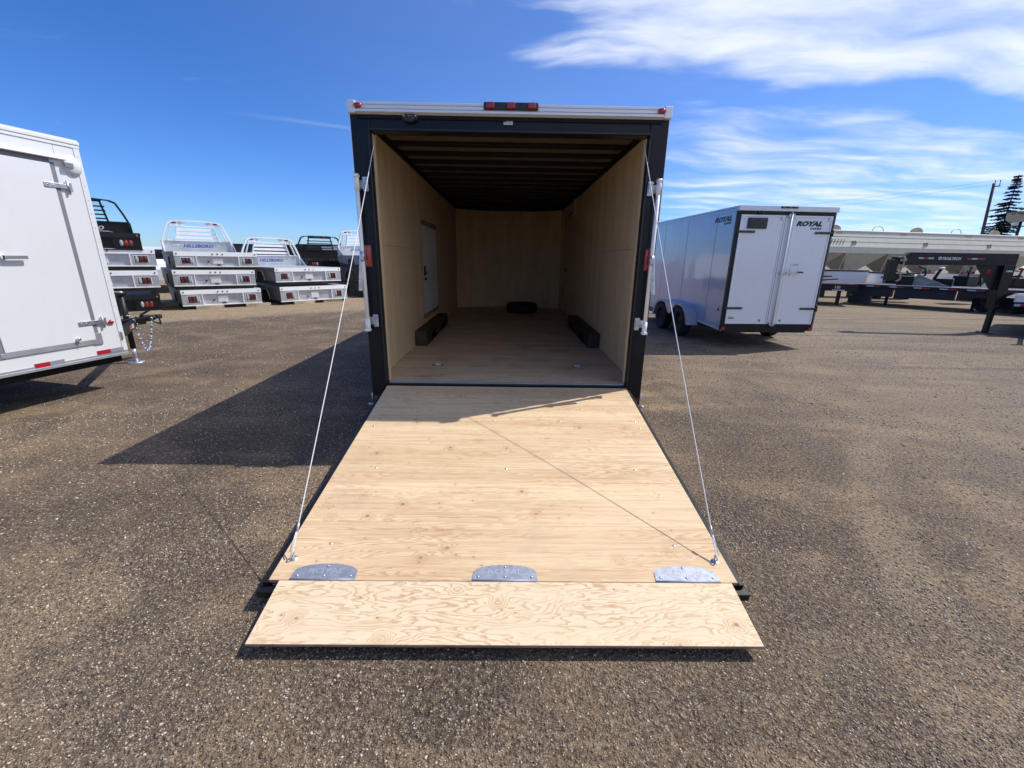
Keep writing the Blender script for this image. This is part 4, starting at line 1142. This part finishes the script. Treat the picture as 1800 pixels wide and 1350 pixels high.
# ------------------------------------------------------------------ parked vehicles and trailers behind the beds
def pickup(loc, rz, label):
    o = root('pickup_truck', loc, rz, label, 'pickup')
    S = MB()
    prof = [(-.9, .55), (-.9, .95), (-.78, 1.12), (.9, 1.18), (1.25, 1.72), (1.9, 1.86), (3.1, 1.86), (3.55, 1.70), (3.9, 1.20), (5.0, 1.12), (5.15, .95), (5.15, .55)]
    S.prism(prof, 'x', 0, 1.95); S.build('body', 'white_skin', o)
    for x0 in (-.004, 1.944):
        for pts in ([(1.35, 1.25), (1.55, 1.72), (2.25, 1.78), (2.25, 1.25)], [(2.35, 1.25), (2.35, 1.78), (3.1, 1.78), (3.6, 1.25)]):
            S = MB(); S.prism(pts, 'x', x0, x0 + .010); S.build('window', 'glass_dark', o)
    S = MB(); S.prism([(.2, 1.30), (1.75, 1.30), (1.65, 1.74), (.3, 1.74)], 'y', 1.0, 1.012); S.build('window', 'glass_dark', o)
    for yy in (.3, 4.1):
        make_wheel(o, (.10, yy, .38), .38, .24, -1); make_wheel(o, (1.85, yy, .38), .38, .24, 1)
    S = MB(); S.box(.05, .2, -.92, -.9, .75, 1.0); S.box(1.75, 1.9, -.92, -.9, .75, 1.0); S.build('tail_light', 'red_lens', o)
    return o


pickup((-15.3, 17.9, 0), R(40), 'white pickup seen in the gap between the first two bed stacks')


def far_trailer(loc, rz, W, L, zb, zt, mat, label, cat='trailer', frame=False):
    o = root('cargo_trailer', loc, rz, label, cat)
    S = MB(); S.box(0, W, 0, L, zb, zt, 0, .03); S.build('body_skin', mat, o)
    S = MB(); S.box(-.01, W + .01, -.01, L + .01, zt, zt + .05, 0, .01); S.build('roof_rail', 'alu_trim' if mat != 'black_skin' else 'black_paint', o)
    for yy in (L * .45, L * .45 + .85):
        make_wheel(o, (.0, yy, .34), .34, .2, -1); make_wheel(o, (W, yy, .34), .34, .2, 1)
    S = MB(); S.box(.1, W - .1, .05, L + .8, zb - .1, zb - .005); S.build('chassis', 'black_paint', o)
    if frame:
        S = MB()
        for (a, b_) in (((W * .25, zb + .55), (W * .75, zb + .55)), ((W * .25, zb + .55), (W * .25, zt - .35)), ((W * .75, zb + .55), (W * .75, zt - .35)), ((W * .25, zt - .35), (W * .75, zt - .35))):
            S.bar((a[0], -.012, a[1]), (b_[0], -.012, b_[1]), .02, .02, 0, (0, 1, 0))
        S.build('door_trim', 'alu_trim', o)
    return o


far_trailer((-14.0, 22.6, 0), R(12), 3.2, 5.0, .5, 2.05, 'black_skin', 'low black trailer behind the three-high silver stack', frame=True)
far_trailer((-11.4, 24.0, 0), R(14), 2.3, 5.0, .5, 2.12, 'black_skin', 'black trailer standing behind the two-high silver stack')
far_trailer((-9.9, 23.6, 0), R(-6), 3.0, 5.5, .5, 2.02, 'white_skin', 'white trailer roof showing behind the slatted black bed')

# ------------------------------------------------------------------ right background: long hopper trailer
HX, HY = 17.63 * 1.035, 25.43 * 1.035
hd = math.atan2(28.154 - 25.426, 32.606 - 17.628)
Hp = root('hopper_trailer', (HX, HY, 0), hd, 'long beige grain hopper trailer with round hatch lids along its top', 'hopper trailer')
x0, x1 = -5.5, 19.
ztp = 3.56; zbt = 2.26
S = MB()
S.prism([(0, zbt), (0.0, 2.56), (.40, 3.46), (.60, ztp), (1.97, ztp), (2.17, 3.46), (2.57, 2.56), (2.57, zbt)], 'x', x0, x1); S.build('hull', 'beige_skin', Hp)
def yh(z): return max(0., (z - 2.56) * .4444)
for zc in (3.16, 2.86, 2.55):
    S = MB(); S.box(x0, x1, yh(zc) - .010, yh(zc) + .004, zc, zc + .016); S.build('hull_rib', 'beige_dark', Hp)
S = MB(); S.box(x0, x1, .36, .46, ztp - .12, ztp - .04, 0, .01); S.build('top_rail', 'beige_skin', Hp)
S = MB(); S.box(x0, x1, -.05, .06, zbt - .05, zbt + .03, 0, .01); S.build('bottom_rail', 'beige_skin', Hp)
hop = [-4.2, -1.0, 2.2, 5.4, 8.6, 11.8, 15.0]
for i, cx in enumerate(hop):
    S = MB()
    top = [(cx, .0), (cx + 3.1, .0), (cx + 3.1, 2.57), (cx, 2.57)]; bot_ = [(cx + 1.15, .9), (cx + 1.95, .9), (cx + 1.95, 1.67), (cx + 1.15, 1.67)]
    vt_ = [S.b.verts.new((*p, zbt - .05)) for p in top]; vb_ = [S.b.verts.new((*p, 1.12)) for p in bot_]
    fs = [S.b.faces.new(vb_)]
    for k in range(4): fs.append(S.b.faces.new((vt_[k], vt_[(k + 1) % 4], vb_[(k + 1) % 4], vb_[k])))
    bmesh.ops.recalc_face_normals(S.b, faces=fs)
    hb = S.build('hopper', 'beige_dark' if i % 2 else 'beige_mid', Hp)
    S = MB(); S.box(cx + 1.1, cx + 2.0, .82, 1.72, 1.04, 1.11, 0, .01); S.bar((cx + .4, .7, 1.25), (cx + 1.3, .75, 1.75), .04, .05); S.bar((cx + 1.5, .78, 1.10), (cx + 1.2, .78, 1.55), .05, .05); S.build('gate', 'red_paint', hb)
    S = MB(); S.bar((cx + .02, .02, zbt - .06), (cx + .02, .3, .98), .05, .05); S.build('brace', 'beige_dark', Hp)
for i, cx in enumerate([-3.2, .15 - .9, 1.85, 5.1, 8.1, 11.3, 14.5]):
    S = MB(); n_ = 16
    if i % 2:
        S.path([(cx + .42 * math.cos(math.pi * k / n_), .8, ztp + .30 * math.sin(math.pi * k / n_)) for k in range(n_ + 1)], .022, 0, 6); S.build('hatch_hoop', 'beige_dark', Hp)
    else:
        S.prism([(cx + .46 * math.cos(math.pi * k / n_), ztp + .30 * math.sin(math.pi * k / n_)) for k in range(n_ + 1)], 'y', .75, .85); S.build('hatch_lid', 'tan_paint', Hp)
for cx in (1.6, 6.4, 11.6, 16.):
    S = MB(); S.box(cx, cx + .42, yh(3.36) - .016, yh(3.36) + .03, ztp - .20, ztp - .145); S.build('side_marker', 'orange_mark', Hp)
for cx in (2.75, 8.15, 13.3):
    S = MB(); S.lathe([(-.012, .001), (-.012, .11), (-.03, .12), (-.03, .15), (.09, .16)], (cx, yh(2.80) - .02, 2.80), 'y', 20); S.build('sight_port', 'tan_paint', Hp)
S = MB()
for k in range(7):
    xx = .55 + k * .22; 
    w_ = .07 - k * .004
    a_ = [(xx, yh(2.68), 2.68), (xx + w_, yh(2.68), 2.68), (xx + .23 + w_, yh(3.), 3.), (xx + .23, yh(3.), 3.)]
    lo_ = [S.b.verts.new((p[0], p[1] - .002, p[2] + .001)) for p in a_]; hi_ = [S.b.verts.new((p[0], p[1] - .008, p[2] + .003)) for p in a_]
    S.b.faces.new(hi_); S.b.faces.new(lo_[::-1])
    for q_ in range(4): S.b.faces.new((hi_[q_], lo_[q_], lo_[(q_ + 1) % 4], hi_[(q_ + 1) % 4]))
S.build('stripe_decal', 'print_black', Hp)
S = MB(); S.box(x0, x1, .55, .70, .80, 1.02, 0, .01); S.box(x0, x1, 1.9, 2.05, .80, 1.02, 0, .01); S.build('frame_rail', 'white_skin', Hp)
for cx in (-4.5, -3.3, 14.5, 15.7, 16.9):
    make_wheel_o = root('axle', (cx, 0, 0), R(90)); make_wheel_o.parent = Hp
    w_ = make_wheel(make_wheel_o, (.25, 0, .5), .5, .3, -1)
S = MB(); S.tube((7.0, .4, .0), (7.0, .4, .9), .06); S.tube((7.0, 2.1, .0), (7.0, 2.1, .9), .06); S.build('landing_leg', 'steel_dark', Hp)

# clutter on and around it: white tanks, pumps
def tanks():
    for i, (xx, yy, w_, h_, lb_) in enumerate(((15.3, 20.9, 1.9, .62, 'long white steel box behind the gooseneck coupler'), (17.6, 20.3, 1.5, .55, 'white steel box left of the slanted diamond plate'), (21.6, 19.8, 1.4, .50, 'white steel box seen under the gooseneck beam near the red emblem'))):
        o = root('steel_box', (xx, yy, .0), R(-3), lb_, 'steel box')
        S = MB(); S.box(0, w_, 0, 1.0, .62, .62 + h_, 0, .03); S.build('body', 'white_skin', o)
        S = MB(); S.box(-.03, w_ + .03, -.03, 1.03, .62 + h_, .68 + h_, 0, .01); S.build('lid', 'black_paint', o)
        S = MB()
        for lx in (.1, w_ - .1): S.box(lx - .05, lx + .05, .1, .9, 0, .62)
        S.build('leg', 'black_paint', o)


tanks()


def flat_trailer():
    # dark flat trailer whose side faces the yard, red and white tape along the rail
    ax, ay, bx, by = 13.9, 17.6, 18.1, 12.9
    L = math.hypot(bx - ax, by - ay); an = math.atan2(by - ay, bx - ax)
    o = root('flat_trailer', (ax, ay, 0), an, 'long black flat deck trailer with red and white tape along its rail', 'trailer')
    S = MB(); S.box(0, L, 0, 2.4, .70, .80); S.build('deck', 'black_paint', o)
    S = MB(); S.box(-.02, L, -.02, .0, .70, .815, 0, .004); S.build('side_rail', 'black_paint', o)
    S = MB(); S.box(-.02, L, -.024, .03, .816, .828); S.build('rail_edge', 'alu_trim', o)
    n = 8
    for i in range(n):
        xx = .55 + i * (L - .7) / n
        S = MB(); S.box(xx, xx + .22, -.026, -.0205, .735, .775, 0); S.box(xx + .2205, xx + .43, -.026, -.0205, .735, .775, 1); S.build('reflective_tape', ['tape_white', 'tape_red'], o)
    for a, b_, zl in ((.15, 1.35, .36), (1.50, 3.1, .36), (3.25, 5.2, .50)):
        S = MB(); S.box(a, b_, .05, .6, zl, .695, 0, .01); S.build('tool_box', 'grey_box', o)
    S = MB(); S.box(.05, .75, .02, .5, .06, .358, 0, .01); S.build('mud_guard', 'grey_box', o)
    for xx in (1.15, 3.6, 5.7):
        S = MB(); S.box(xx - .05, xx + .05, .9, 1.0, .0, .70); S.build('support_leg', 'black_paint', o)
    for xx in (3.9, 4.7):
        ax_ = root('axle', (xx, 0, 0), R(90)); ax_.parent = o; make_wheel(ax_, (.8, 0, .36), .36, .2, -1)
    # upright end gate and slanted plate standing on it
    S = MB(); S.prism([(1.9, .82), (2.9, .82), (1.95, 1.25)], 'y', .3, .33); S.build('tread_plate', 'alu_dark', o)
    S = MB(); S.box(1.35, 1.85, .5, 1.2, .82, 1.16, 0, .02); S.box(2.4, 2.9, 1.0, 1.6, .82, 1.10, 0, .02); S.tube((2.3, .8, .82), (2.5, .8, 1.45), .05); S.build('winch', 'black_paint', o)
    S = MB(); S.ball((2.52, .8, 1.47), .08, 0, (1.2, 1, .6)); S.build('winch_cap', 'label_white', o)
    return o


flat_trailer()


def low_trailer():
    o = root('flat_trailer', (11.6, 17.4, 0), R(-28), 'low black trailer with white lettering, half hidden by the grey cargo trailer', 'trailer')
    S = MB(); S.box(-1.2, 2.0, 0, 2.2, .56, .82, 0, .01); S.build('deck', 'black_paint', o)
    S = MB(); S.box(-1.2, 2.0, -.02, -.0005, .82, .84); S.build('rail_edge', 'red_paint', o)
    S = MB(); text_into(S, 'AZTEC', .16, face_M((-.55, -.004, .62), (1, 0, 0), (0, 0, 1)), 0, shear=.2, ext=.001, off=.004)
    S.box(.12, .40, -.005, -.001, .66, .70); S.build('lettering', 'print_white', o)
    S = MB(); text_into(S, '120', .13, face_M((1.25, -.004, .66), (1, 0, 0), (0, 0, 1)), 0, ext=.001, off=.003); S.box(1.2, 1.6, -.005, -.001, .58, .61)
    S.build('model_lettering', 'print_white', o)
    for xx in (-.5, .35, 1.5):
        S = MB(); S.box(xx - .06, xx + .06, .3, .42, 0, .56); S.build('support_leg', 'black_paint', o)
    S = MB(); S.box(-1.1, -.2, .4, 1.2, .84, .98, 0, .01); S.bar((-.9, .5, .95), (1.2, .6, 1.10), .05, .06); S.bar((.2, .5, .86), (1.4, .6, 1.0), .05, .05); S.build('toolbar', 'red_paint', o)
    S = MB(); S.tube((-.8, .1, .98), (.1, .1, 1.0), .02); S.path([(.1, .05, .98), (-.02, .05, .92), (.02, .05, .86), (.5, .05, .84)], .015); S.build('hydraulic_tube', 'chrome', o)
    return o


low_trailer()


def engine(loc, rz, lb_, cap, sc):
    o = root('engine_unit', loc, rz, lb_, 'engine unit')
    S = MB(); S.box(-.5, .5, -.3, .3, .0, .10, 0, .01); S.box(-.42, .10, -.24, .24, .10, .46, 0, .03); S.tube((.12, 0, .28), (.48, 0, .28), .17, seg=14)
    S.build('block', 'black_paint', o)
    S = MB(); S.tube((-.25, -.1, .46), (-.20, -.1, .78), .035); S.bar((.30, -.2, .10), (.05, -.25, .55), .04, .04); S.path([(.45, .1, .3), (.62, .1, .42), (.60, .1, .62), (.40, .1, .70)], .03); S.build('pipework', 'steel_dark', o)
    S = MB(); S.ball((-.20, -.1, .80), .09, 0, (1.4, 1.1, .6)); S.build('cap', cap, o)
    o.scale = (sc, sc, sc)
    return o


engine((17.2, 19.0, .62), R(-30), 'black engine unit with a white cap behind the slanted tread plate', 'label_white', 1.3)
engine((19.6, 18.4, .62), R(10), 'black engine unit with a tan cap right of the white-capped one', 'tan_paint', 1.2)
engine((13.9, 20.6, .80), R(20), 'black engine unit left of the gooseneck coupler', 'red_lens', 1.2)
engine((22.4, 18.8, .60), R(-15), 'black engine unit with a red cap under the gooseneck gusset', 'red_paint', 1.1)

# gooseneck trailer in front
GA = Vector((9.30, 10.53)); GB = Vector((11.92, 10.31))
gan = math.atan2(GB.y - GA.y, GB.x - GA.x)
Gn = root('gooseneck_trailer', (GA.x, GA.y, 0), gan, 'black gooseneck trailer with its raised neck beam and white neck lettering', 'trailer')
GLn = (GB - GA).length
S = MB()
S.prism([(.03, 1.73), (.24, 1.865), (GLn, 1.862), (GLn, 1.60), (.18, 1.575), (.03, 1.60)], 'y', -.07, .07); S.build('neck_beam', 'navy_frame', Gn)
S = MB(); S.prism([(1.82, 1.594), (GLn - .27, 1.594), (GLn - .27, 1.02), (GLn - .34, 1.02)], 'y', -.012, .012); S.build('gusset', 'black_paint', Gn)
S = MB(); S.prism([(GLn - .266, 1.597), (GLn - .02, 1.597), (GLn - .02, 1.0), (GLn - .05, .58), (GLn - .21, .58), (GLn - .25, 1.0)], 'y', -.10, .10); S.build('neck_post', 'navy_frame', Gn)
S = MB(); S.box(-.14, .02, -.08, .08, 1.215, 1.70, 0, .01); S.box(-.17, .05, -.10, .10, 1.26, 1.30); S.box(-.17, .05, -.10, .10, 1.40, 1.44); S.box(-.06, .10, -.09, .09, 1.70, 1.76, 0, .02); S.build('coupler', 'black_paint', Gn)
S = MB(); S.path([(.10, -.09, 1.78), (.12, -.10, 1.62), (.08, -.10, 1.45), (.13, -.10, 1.25), (.05, -.10, 1.2)], .018); S.box(.04, .18, -.085, -.075, 1.66, 1.73); S.build('safety_chain', 'tan_paint', Gn)
S = MB()
S.lathe([(-.006, .001), (-.006, .038), (0, .038)], (.915, -.072, 1.737), 'y', 20)
text_into(S, 'TRAILTECH', .088, face_M((.96, -.0725, 1.705), (1, 0, 0), (0, 0, 1)), 0, shear=.2, ext=.001, off=.003, sx=.92)
S.build('lettering', 'print_white', Gn)
S = MB(); S.prism([(.915 + .018, 1.737), (.905, 1.755), (.905, 1.719)], 'y', -.081, -.0785); S.build('emblem', 'print_black', Gn)
S = MB()
for a, b_, mi in ((.44, .55, 0), (.551, .66, 1), (.661, .78, 0), (1.52, 1.62, 1), (1.621, 1.74, 0), (1.741, 1.90, 1)): S.box(a, b_, -.0745, -.0705, 1.72, 1.755, mi)
S.box(GLn - .21, GLn - .05, -.0745, -.0705, 1.70, 1.75, 2)
S.build('reflective_tape', ['tape_white', 'tape_red', 'grey_box'], Gn)
S = MB(); S.lathe([(-.004, .001), (-.004, .058), (0, .058)], (GLn - .50, -.0125, 1.45), 'y', 24); S.prism([(GLn - .52, 1.43), (GLn - .47, 1.45), (GLn - .52, 1.475)], 'y', -.022, -.0170, 1); S.build('round_emblem', ['print_red', 'black_paint'], Gn)
S = MB(); S.box(GLn - .20, GLn - .06, -.1025, -.1005, 1.45, 1.485); S.box(GLn - .185, GLn - .16, -.104, -.103, 1.458, 1.478, 1); S.build('serial_plate', ['label_white', 'print_black'], Gn)
S = MB(); S.box(GLn - .175, GLn - .085, -.05, .05, .02, .66, 0, .006); S.box(GLn - .24, GLn - .03, -.11, .11, 0, .022); S.bar((GLn - .25, -.12, .60), (GLn - .02, -.12, .92), .03, .03); S.build('landing_jack', 'black_paint', Gn)
S = MB(); S.prism([(GLn + .02, -.30), (GLn + 7, -.30), (GLn + 7, 2.0), (GLn + 2.3, 2.0), (GLn + .35, .25), (GLn + .02, .25)], 'z', .50, .86); S.build('deck', 'black_paint', Gn)
S = MB(); S.box(GLn - .02, GLn + 7, -.34, -.303, .78, .93, 0, .004); S.build('side_plank', 'label_white', Gn)
S = MB(); S.box(GLn - .02, GLn + 7, -.36, -.304, .955, .975); S.build('rail_edge', 'alu_trim', Gn)
S = MB()
for k in range(6): S.box(GLn + .02 + k * .5, GLn + .14 + k * .5, -.318, -.301, .68, .73, 0); S.box(GLn + .1405 + k * .5, GLn + .26 + k * .5, -.318, -.301, .68, .73, 1)
S.build('deck_tape', ['tape_white', 'tape_red'], Gn)
for xx in (GLn + 4.2, GLn + 5.1):
    ax_ = root('axle', (xx, 0, 0), R(90)); ax_.parent = Gn; make_wheel(ax_, (-.1, 0, .37), .37, .22, -1)

# trailer tongue with chrome jack at the right edge
Tg = root('utility_trailer', (12.0, 8.9, 0), R(96), 'black utility trailer with chrome tongue jack, cut off by the right picture edge', 'trailer')
S = MB(); S.box(-.8, .8, -3.2, -.1, .42, .50); S.box(-.85, -.8, -3.2, -.1, .42, .72); S.box(.8, .85, -3.2, -.1, .42, .72); S.build('deck', 'black_paint', Tg)
S = MB(); S.bar((-.7, -.1, .42), (0, .95, .42), .06, .09); S.bar((.7, -.1, .42), (0, .95, .42), .06, .09); S.box(-.05, .05, .9, 1.12, .40, .48, 0, .01); S.build('tongue', 'black_paint', Tg)
S = MB(); S.tube((0, .62, .20), (0, .62, .78), .03, seg=12); S.tube((0, .62, .78), (.12, .62, .80), .01); S.path([(.02 + .055 * math.cos(k * .5236), .62 + 0 * k, .13 + .07 * math.sin(k * .5236)) for k in range(13)], .018); S.build('jack', 'chrome', Tg)
for sx in (-1, 1): make_wheel(Tg, (sx * .95, -1.7, .30), .30, .18, sx)
# tongue of a trailer parked to the right, only its shadow reaches the picture
Tq = root('utility_trailer', (8.55, 5.35, 0), R(100), 'black utility trailer tongue just outside the right picture edge, throwing a shadow', 'trailer')
S = MB(); S.bar((-.5, -.3, .50), (0, .75, .50), .06, .09); S.bar((.5, -.3, .50), (0, .75, .50), .06, .09); S.box(-.05, .05, .7, .95, .46, .56, 0, .01); S.build('tongue', 'black_paint', Tq)
S = MB(); S.box(-.8, .8, -2.6, -.3, .50, .58); S.build('deck', 'black_paint', Tq)
S = MB(); S.tube((0, .5, 0), (0, .5, .95), .03); S.build('jack', 'chrome', Tq)
for sx in (-1, 1): make_wheel(Tq, (sx * .92, -1.5, .30), .30, .18, sx)

# ------------------------------------------------------------------ pole, lines, spruce, mast light
Po = root('power_pole', (64.2, 60, 0), 0, 'grey wooden utility pole rising behind the hopper trailer', 'utility pole', ry=R(-4.5))
S = MB(); S.tube((0, 0, 0), (0, 0, 12.0), .20, 0, 10, .15); S.build('shaft', 'pole_wood', Po)
S = MB(); S.bar((-.1, -.12, 11.6), (.75, -.12, 11.6), .1, .12); S.build('cross_arm', 'pole_wood', Po)
for xx in (.0, .65):
    S = MB(); S.tube((xx, -.12, 11.6), (xx, -.12, 12.25), .05); S.ball((xx, -.12, 12.3), .10, 0, (1, 1, 1), 1); S.build('insulator', 'galv', Po)
pt = Vector((63.2, 60, 12.0))
for dz, en in ((.25, Vector((12, 92, 10.6))), (-.15, Vector((12, 93, 9.2))), (.25, Vector((150, 40, 12.5)))):
    S = MB(); a = pt + Vector((0, 0, dz)); pts = [a.lerp(en, t) + Vector((0, 0, -1.6 * math.sin(math.pi * t))) for t in [i / 24 for i in range(25)]]
    S.path(pts, .011, 0, 5)
    S.build('power_line', 'wire', label={.25: 'upper thin power line running left from the pole', -.15: 'lower thin power line running left from the pole'}[dz] if en.x < 50 else 'thin power line leaving the pole to the right', cat='power line')


def spruce(loc, Ht):
    o = root('spruce_tree', loc, 0, 'dark ragged spruce rising behind the hopper trailer at the right edge', 'tree')
    S = MB(); S.tube((0, 0, 0), (0, 0, Ht), .22, 0, 8, .02); S.build('trunk', 'bark', o)
    rs = random.Random(5)
    vs = []; fs = []
    zc = Ht * .12
    while zc < Ht - .05:
        f = 1 - zc / Ht
        nb = 13 if f > .15 else 8
        lay = rs.uniform(.6, 1.45)
        for k in range(nb):
            if rs.random() < .14: continue
            a = rs.uniform(0, 6.283); L = (.30 + 4.3 * f ** .85) * lay * rs.uniform(.6, 1.05) * .62
            dx, dy = math.cos(a), math.sin(a)
            n = max(4, int(L * 9))
            for i in range(n):
                t = (i + rs.random()) / n
                r_ = L * t; dz = -.28 * r_ + .10 * r_ * r_ / max(L, .3)
                for m_ in range(5):
                    px_ = dx * r_ + rs.gauss(0, .05); py_ = dy * r_ + rs.gauss(0, .05); pz = zc + dz + rs.gauss(0, .035)
                    la = a + rs.choice((-1, 1)) * rs.uniform(.3, 1.3); ll = rs.uniform(.18, .46) * (1.1 - .4 * t); wv = .06
                    ex, ey = math.cos(la) * ll, math.sin(la) * ll; ez = rs.uniform(-.16, .04)
                    sx_, sy_ = -math.sin(la) * wv, math.cos(la) * wv
                    b0 = len(vs)
                    vs += [(px_ - sx_, py_ - sy_, pz), (px_ + sx_, py_ + sy_, pz), (px_ + ex, py_ + ey, pz + ez), (px_ + ex * .5, py_ + ey * .5, pz + ez * .5 - .06)]
                    fs += [(b0, b0 + 1, b0 + 2), (b0, b0 + 2, b0 + 3)]
        zc += rs.uniform(.24, .50) * (1 if f > .15 else .6)
    me = bpy.data.meshes.new('crown'); me.from_pydata(vs, [], fs); me.materials.append(MATS['needles'])
    c = bpy.data.objects.new('crown', me); COL.objects.link(c); c.parent = o
    return o


spruce((66.2, 60, 0), 13.1)

Ms = root('mast_light', (36.3, 31.8, 0), R(-38), 'beige slotted equipment box on a mast above the hopper trailer at the right edge', 'mast box')
S = MB(); S.tube((0, 0, 0), (0, 0, 4.0), .07); S.build('mast', 'steel_dark', Ms)
S = MB(); S.prism([(-.62, 4.12), (-.45, 3.95), (.62, 3.95), (.62, 4.48), (-.62, 4.48)], 'y', -.25, .25); S.build('box_body', 'tan_paint', Ms)
S = MB(); S.box(-.52, -.38, -.256, -.2505, 4.36, 4.42); S.box(-.25, .12, -.256, -.2505, 4.36, 4.42); S.box(.20, .34, -.256, -.2505, 4.16, 4.28); S.build('slot', 'black_plastic', Ms)
S = MB(); S.box(-.68, .68, -.32, .32, 4.485, 4.53); S.build('lid', 'steel_dark', Ms)
S = MB(); S.box(-.30, -.10, -.2, .2, 3.74, 3.945); S.box(.25, .5, -.2, .2, 3.74, 3.945); S.build('lamp_head', 'galv', Ms)
Ms.scale = (1.22, 1.22, 1.17)
bpy.context.view_layer.update()
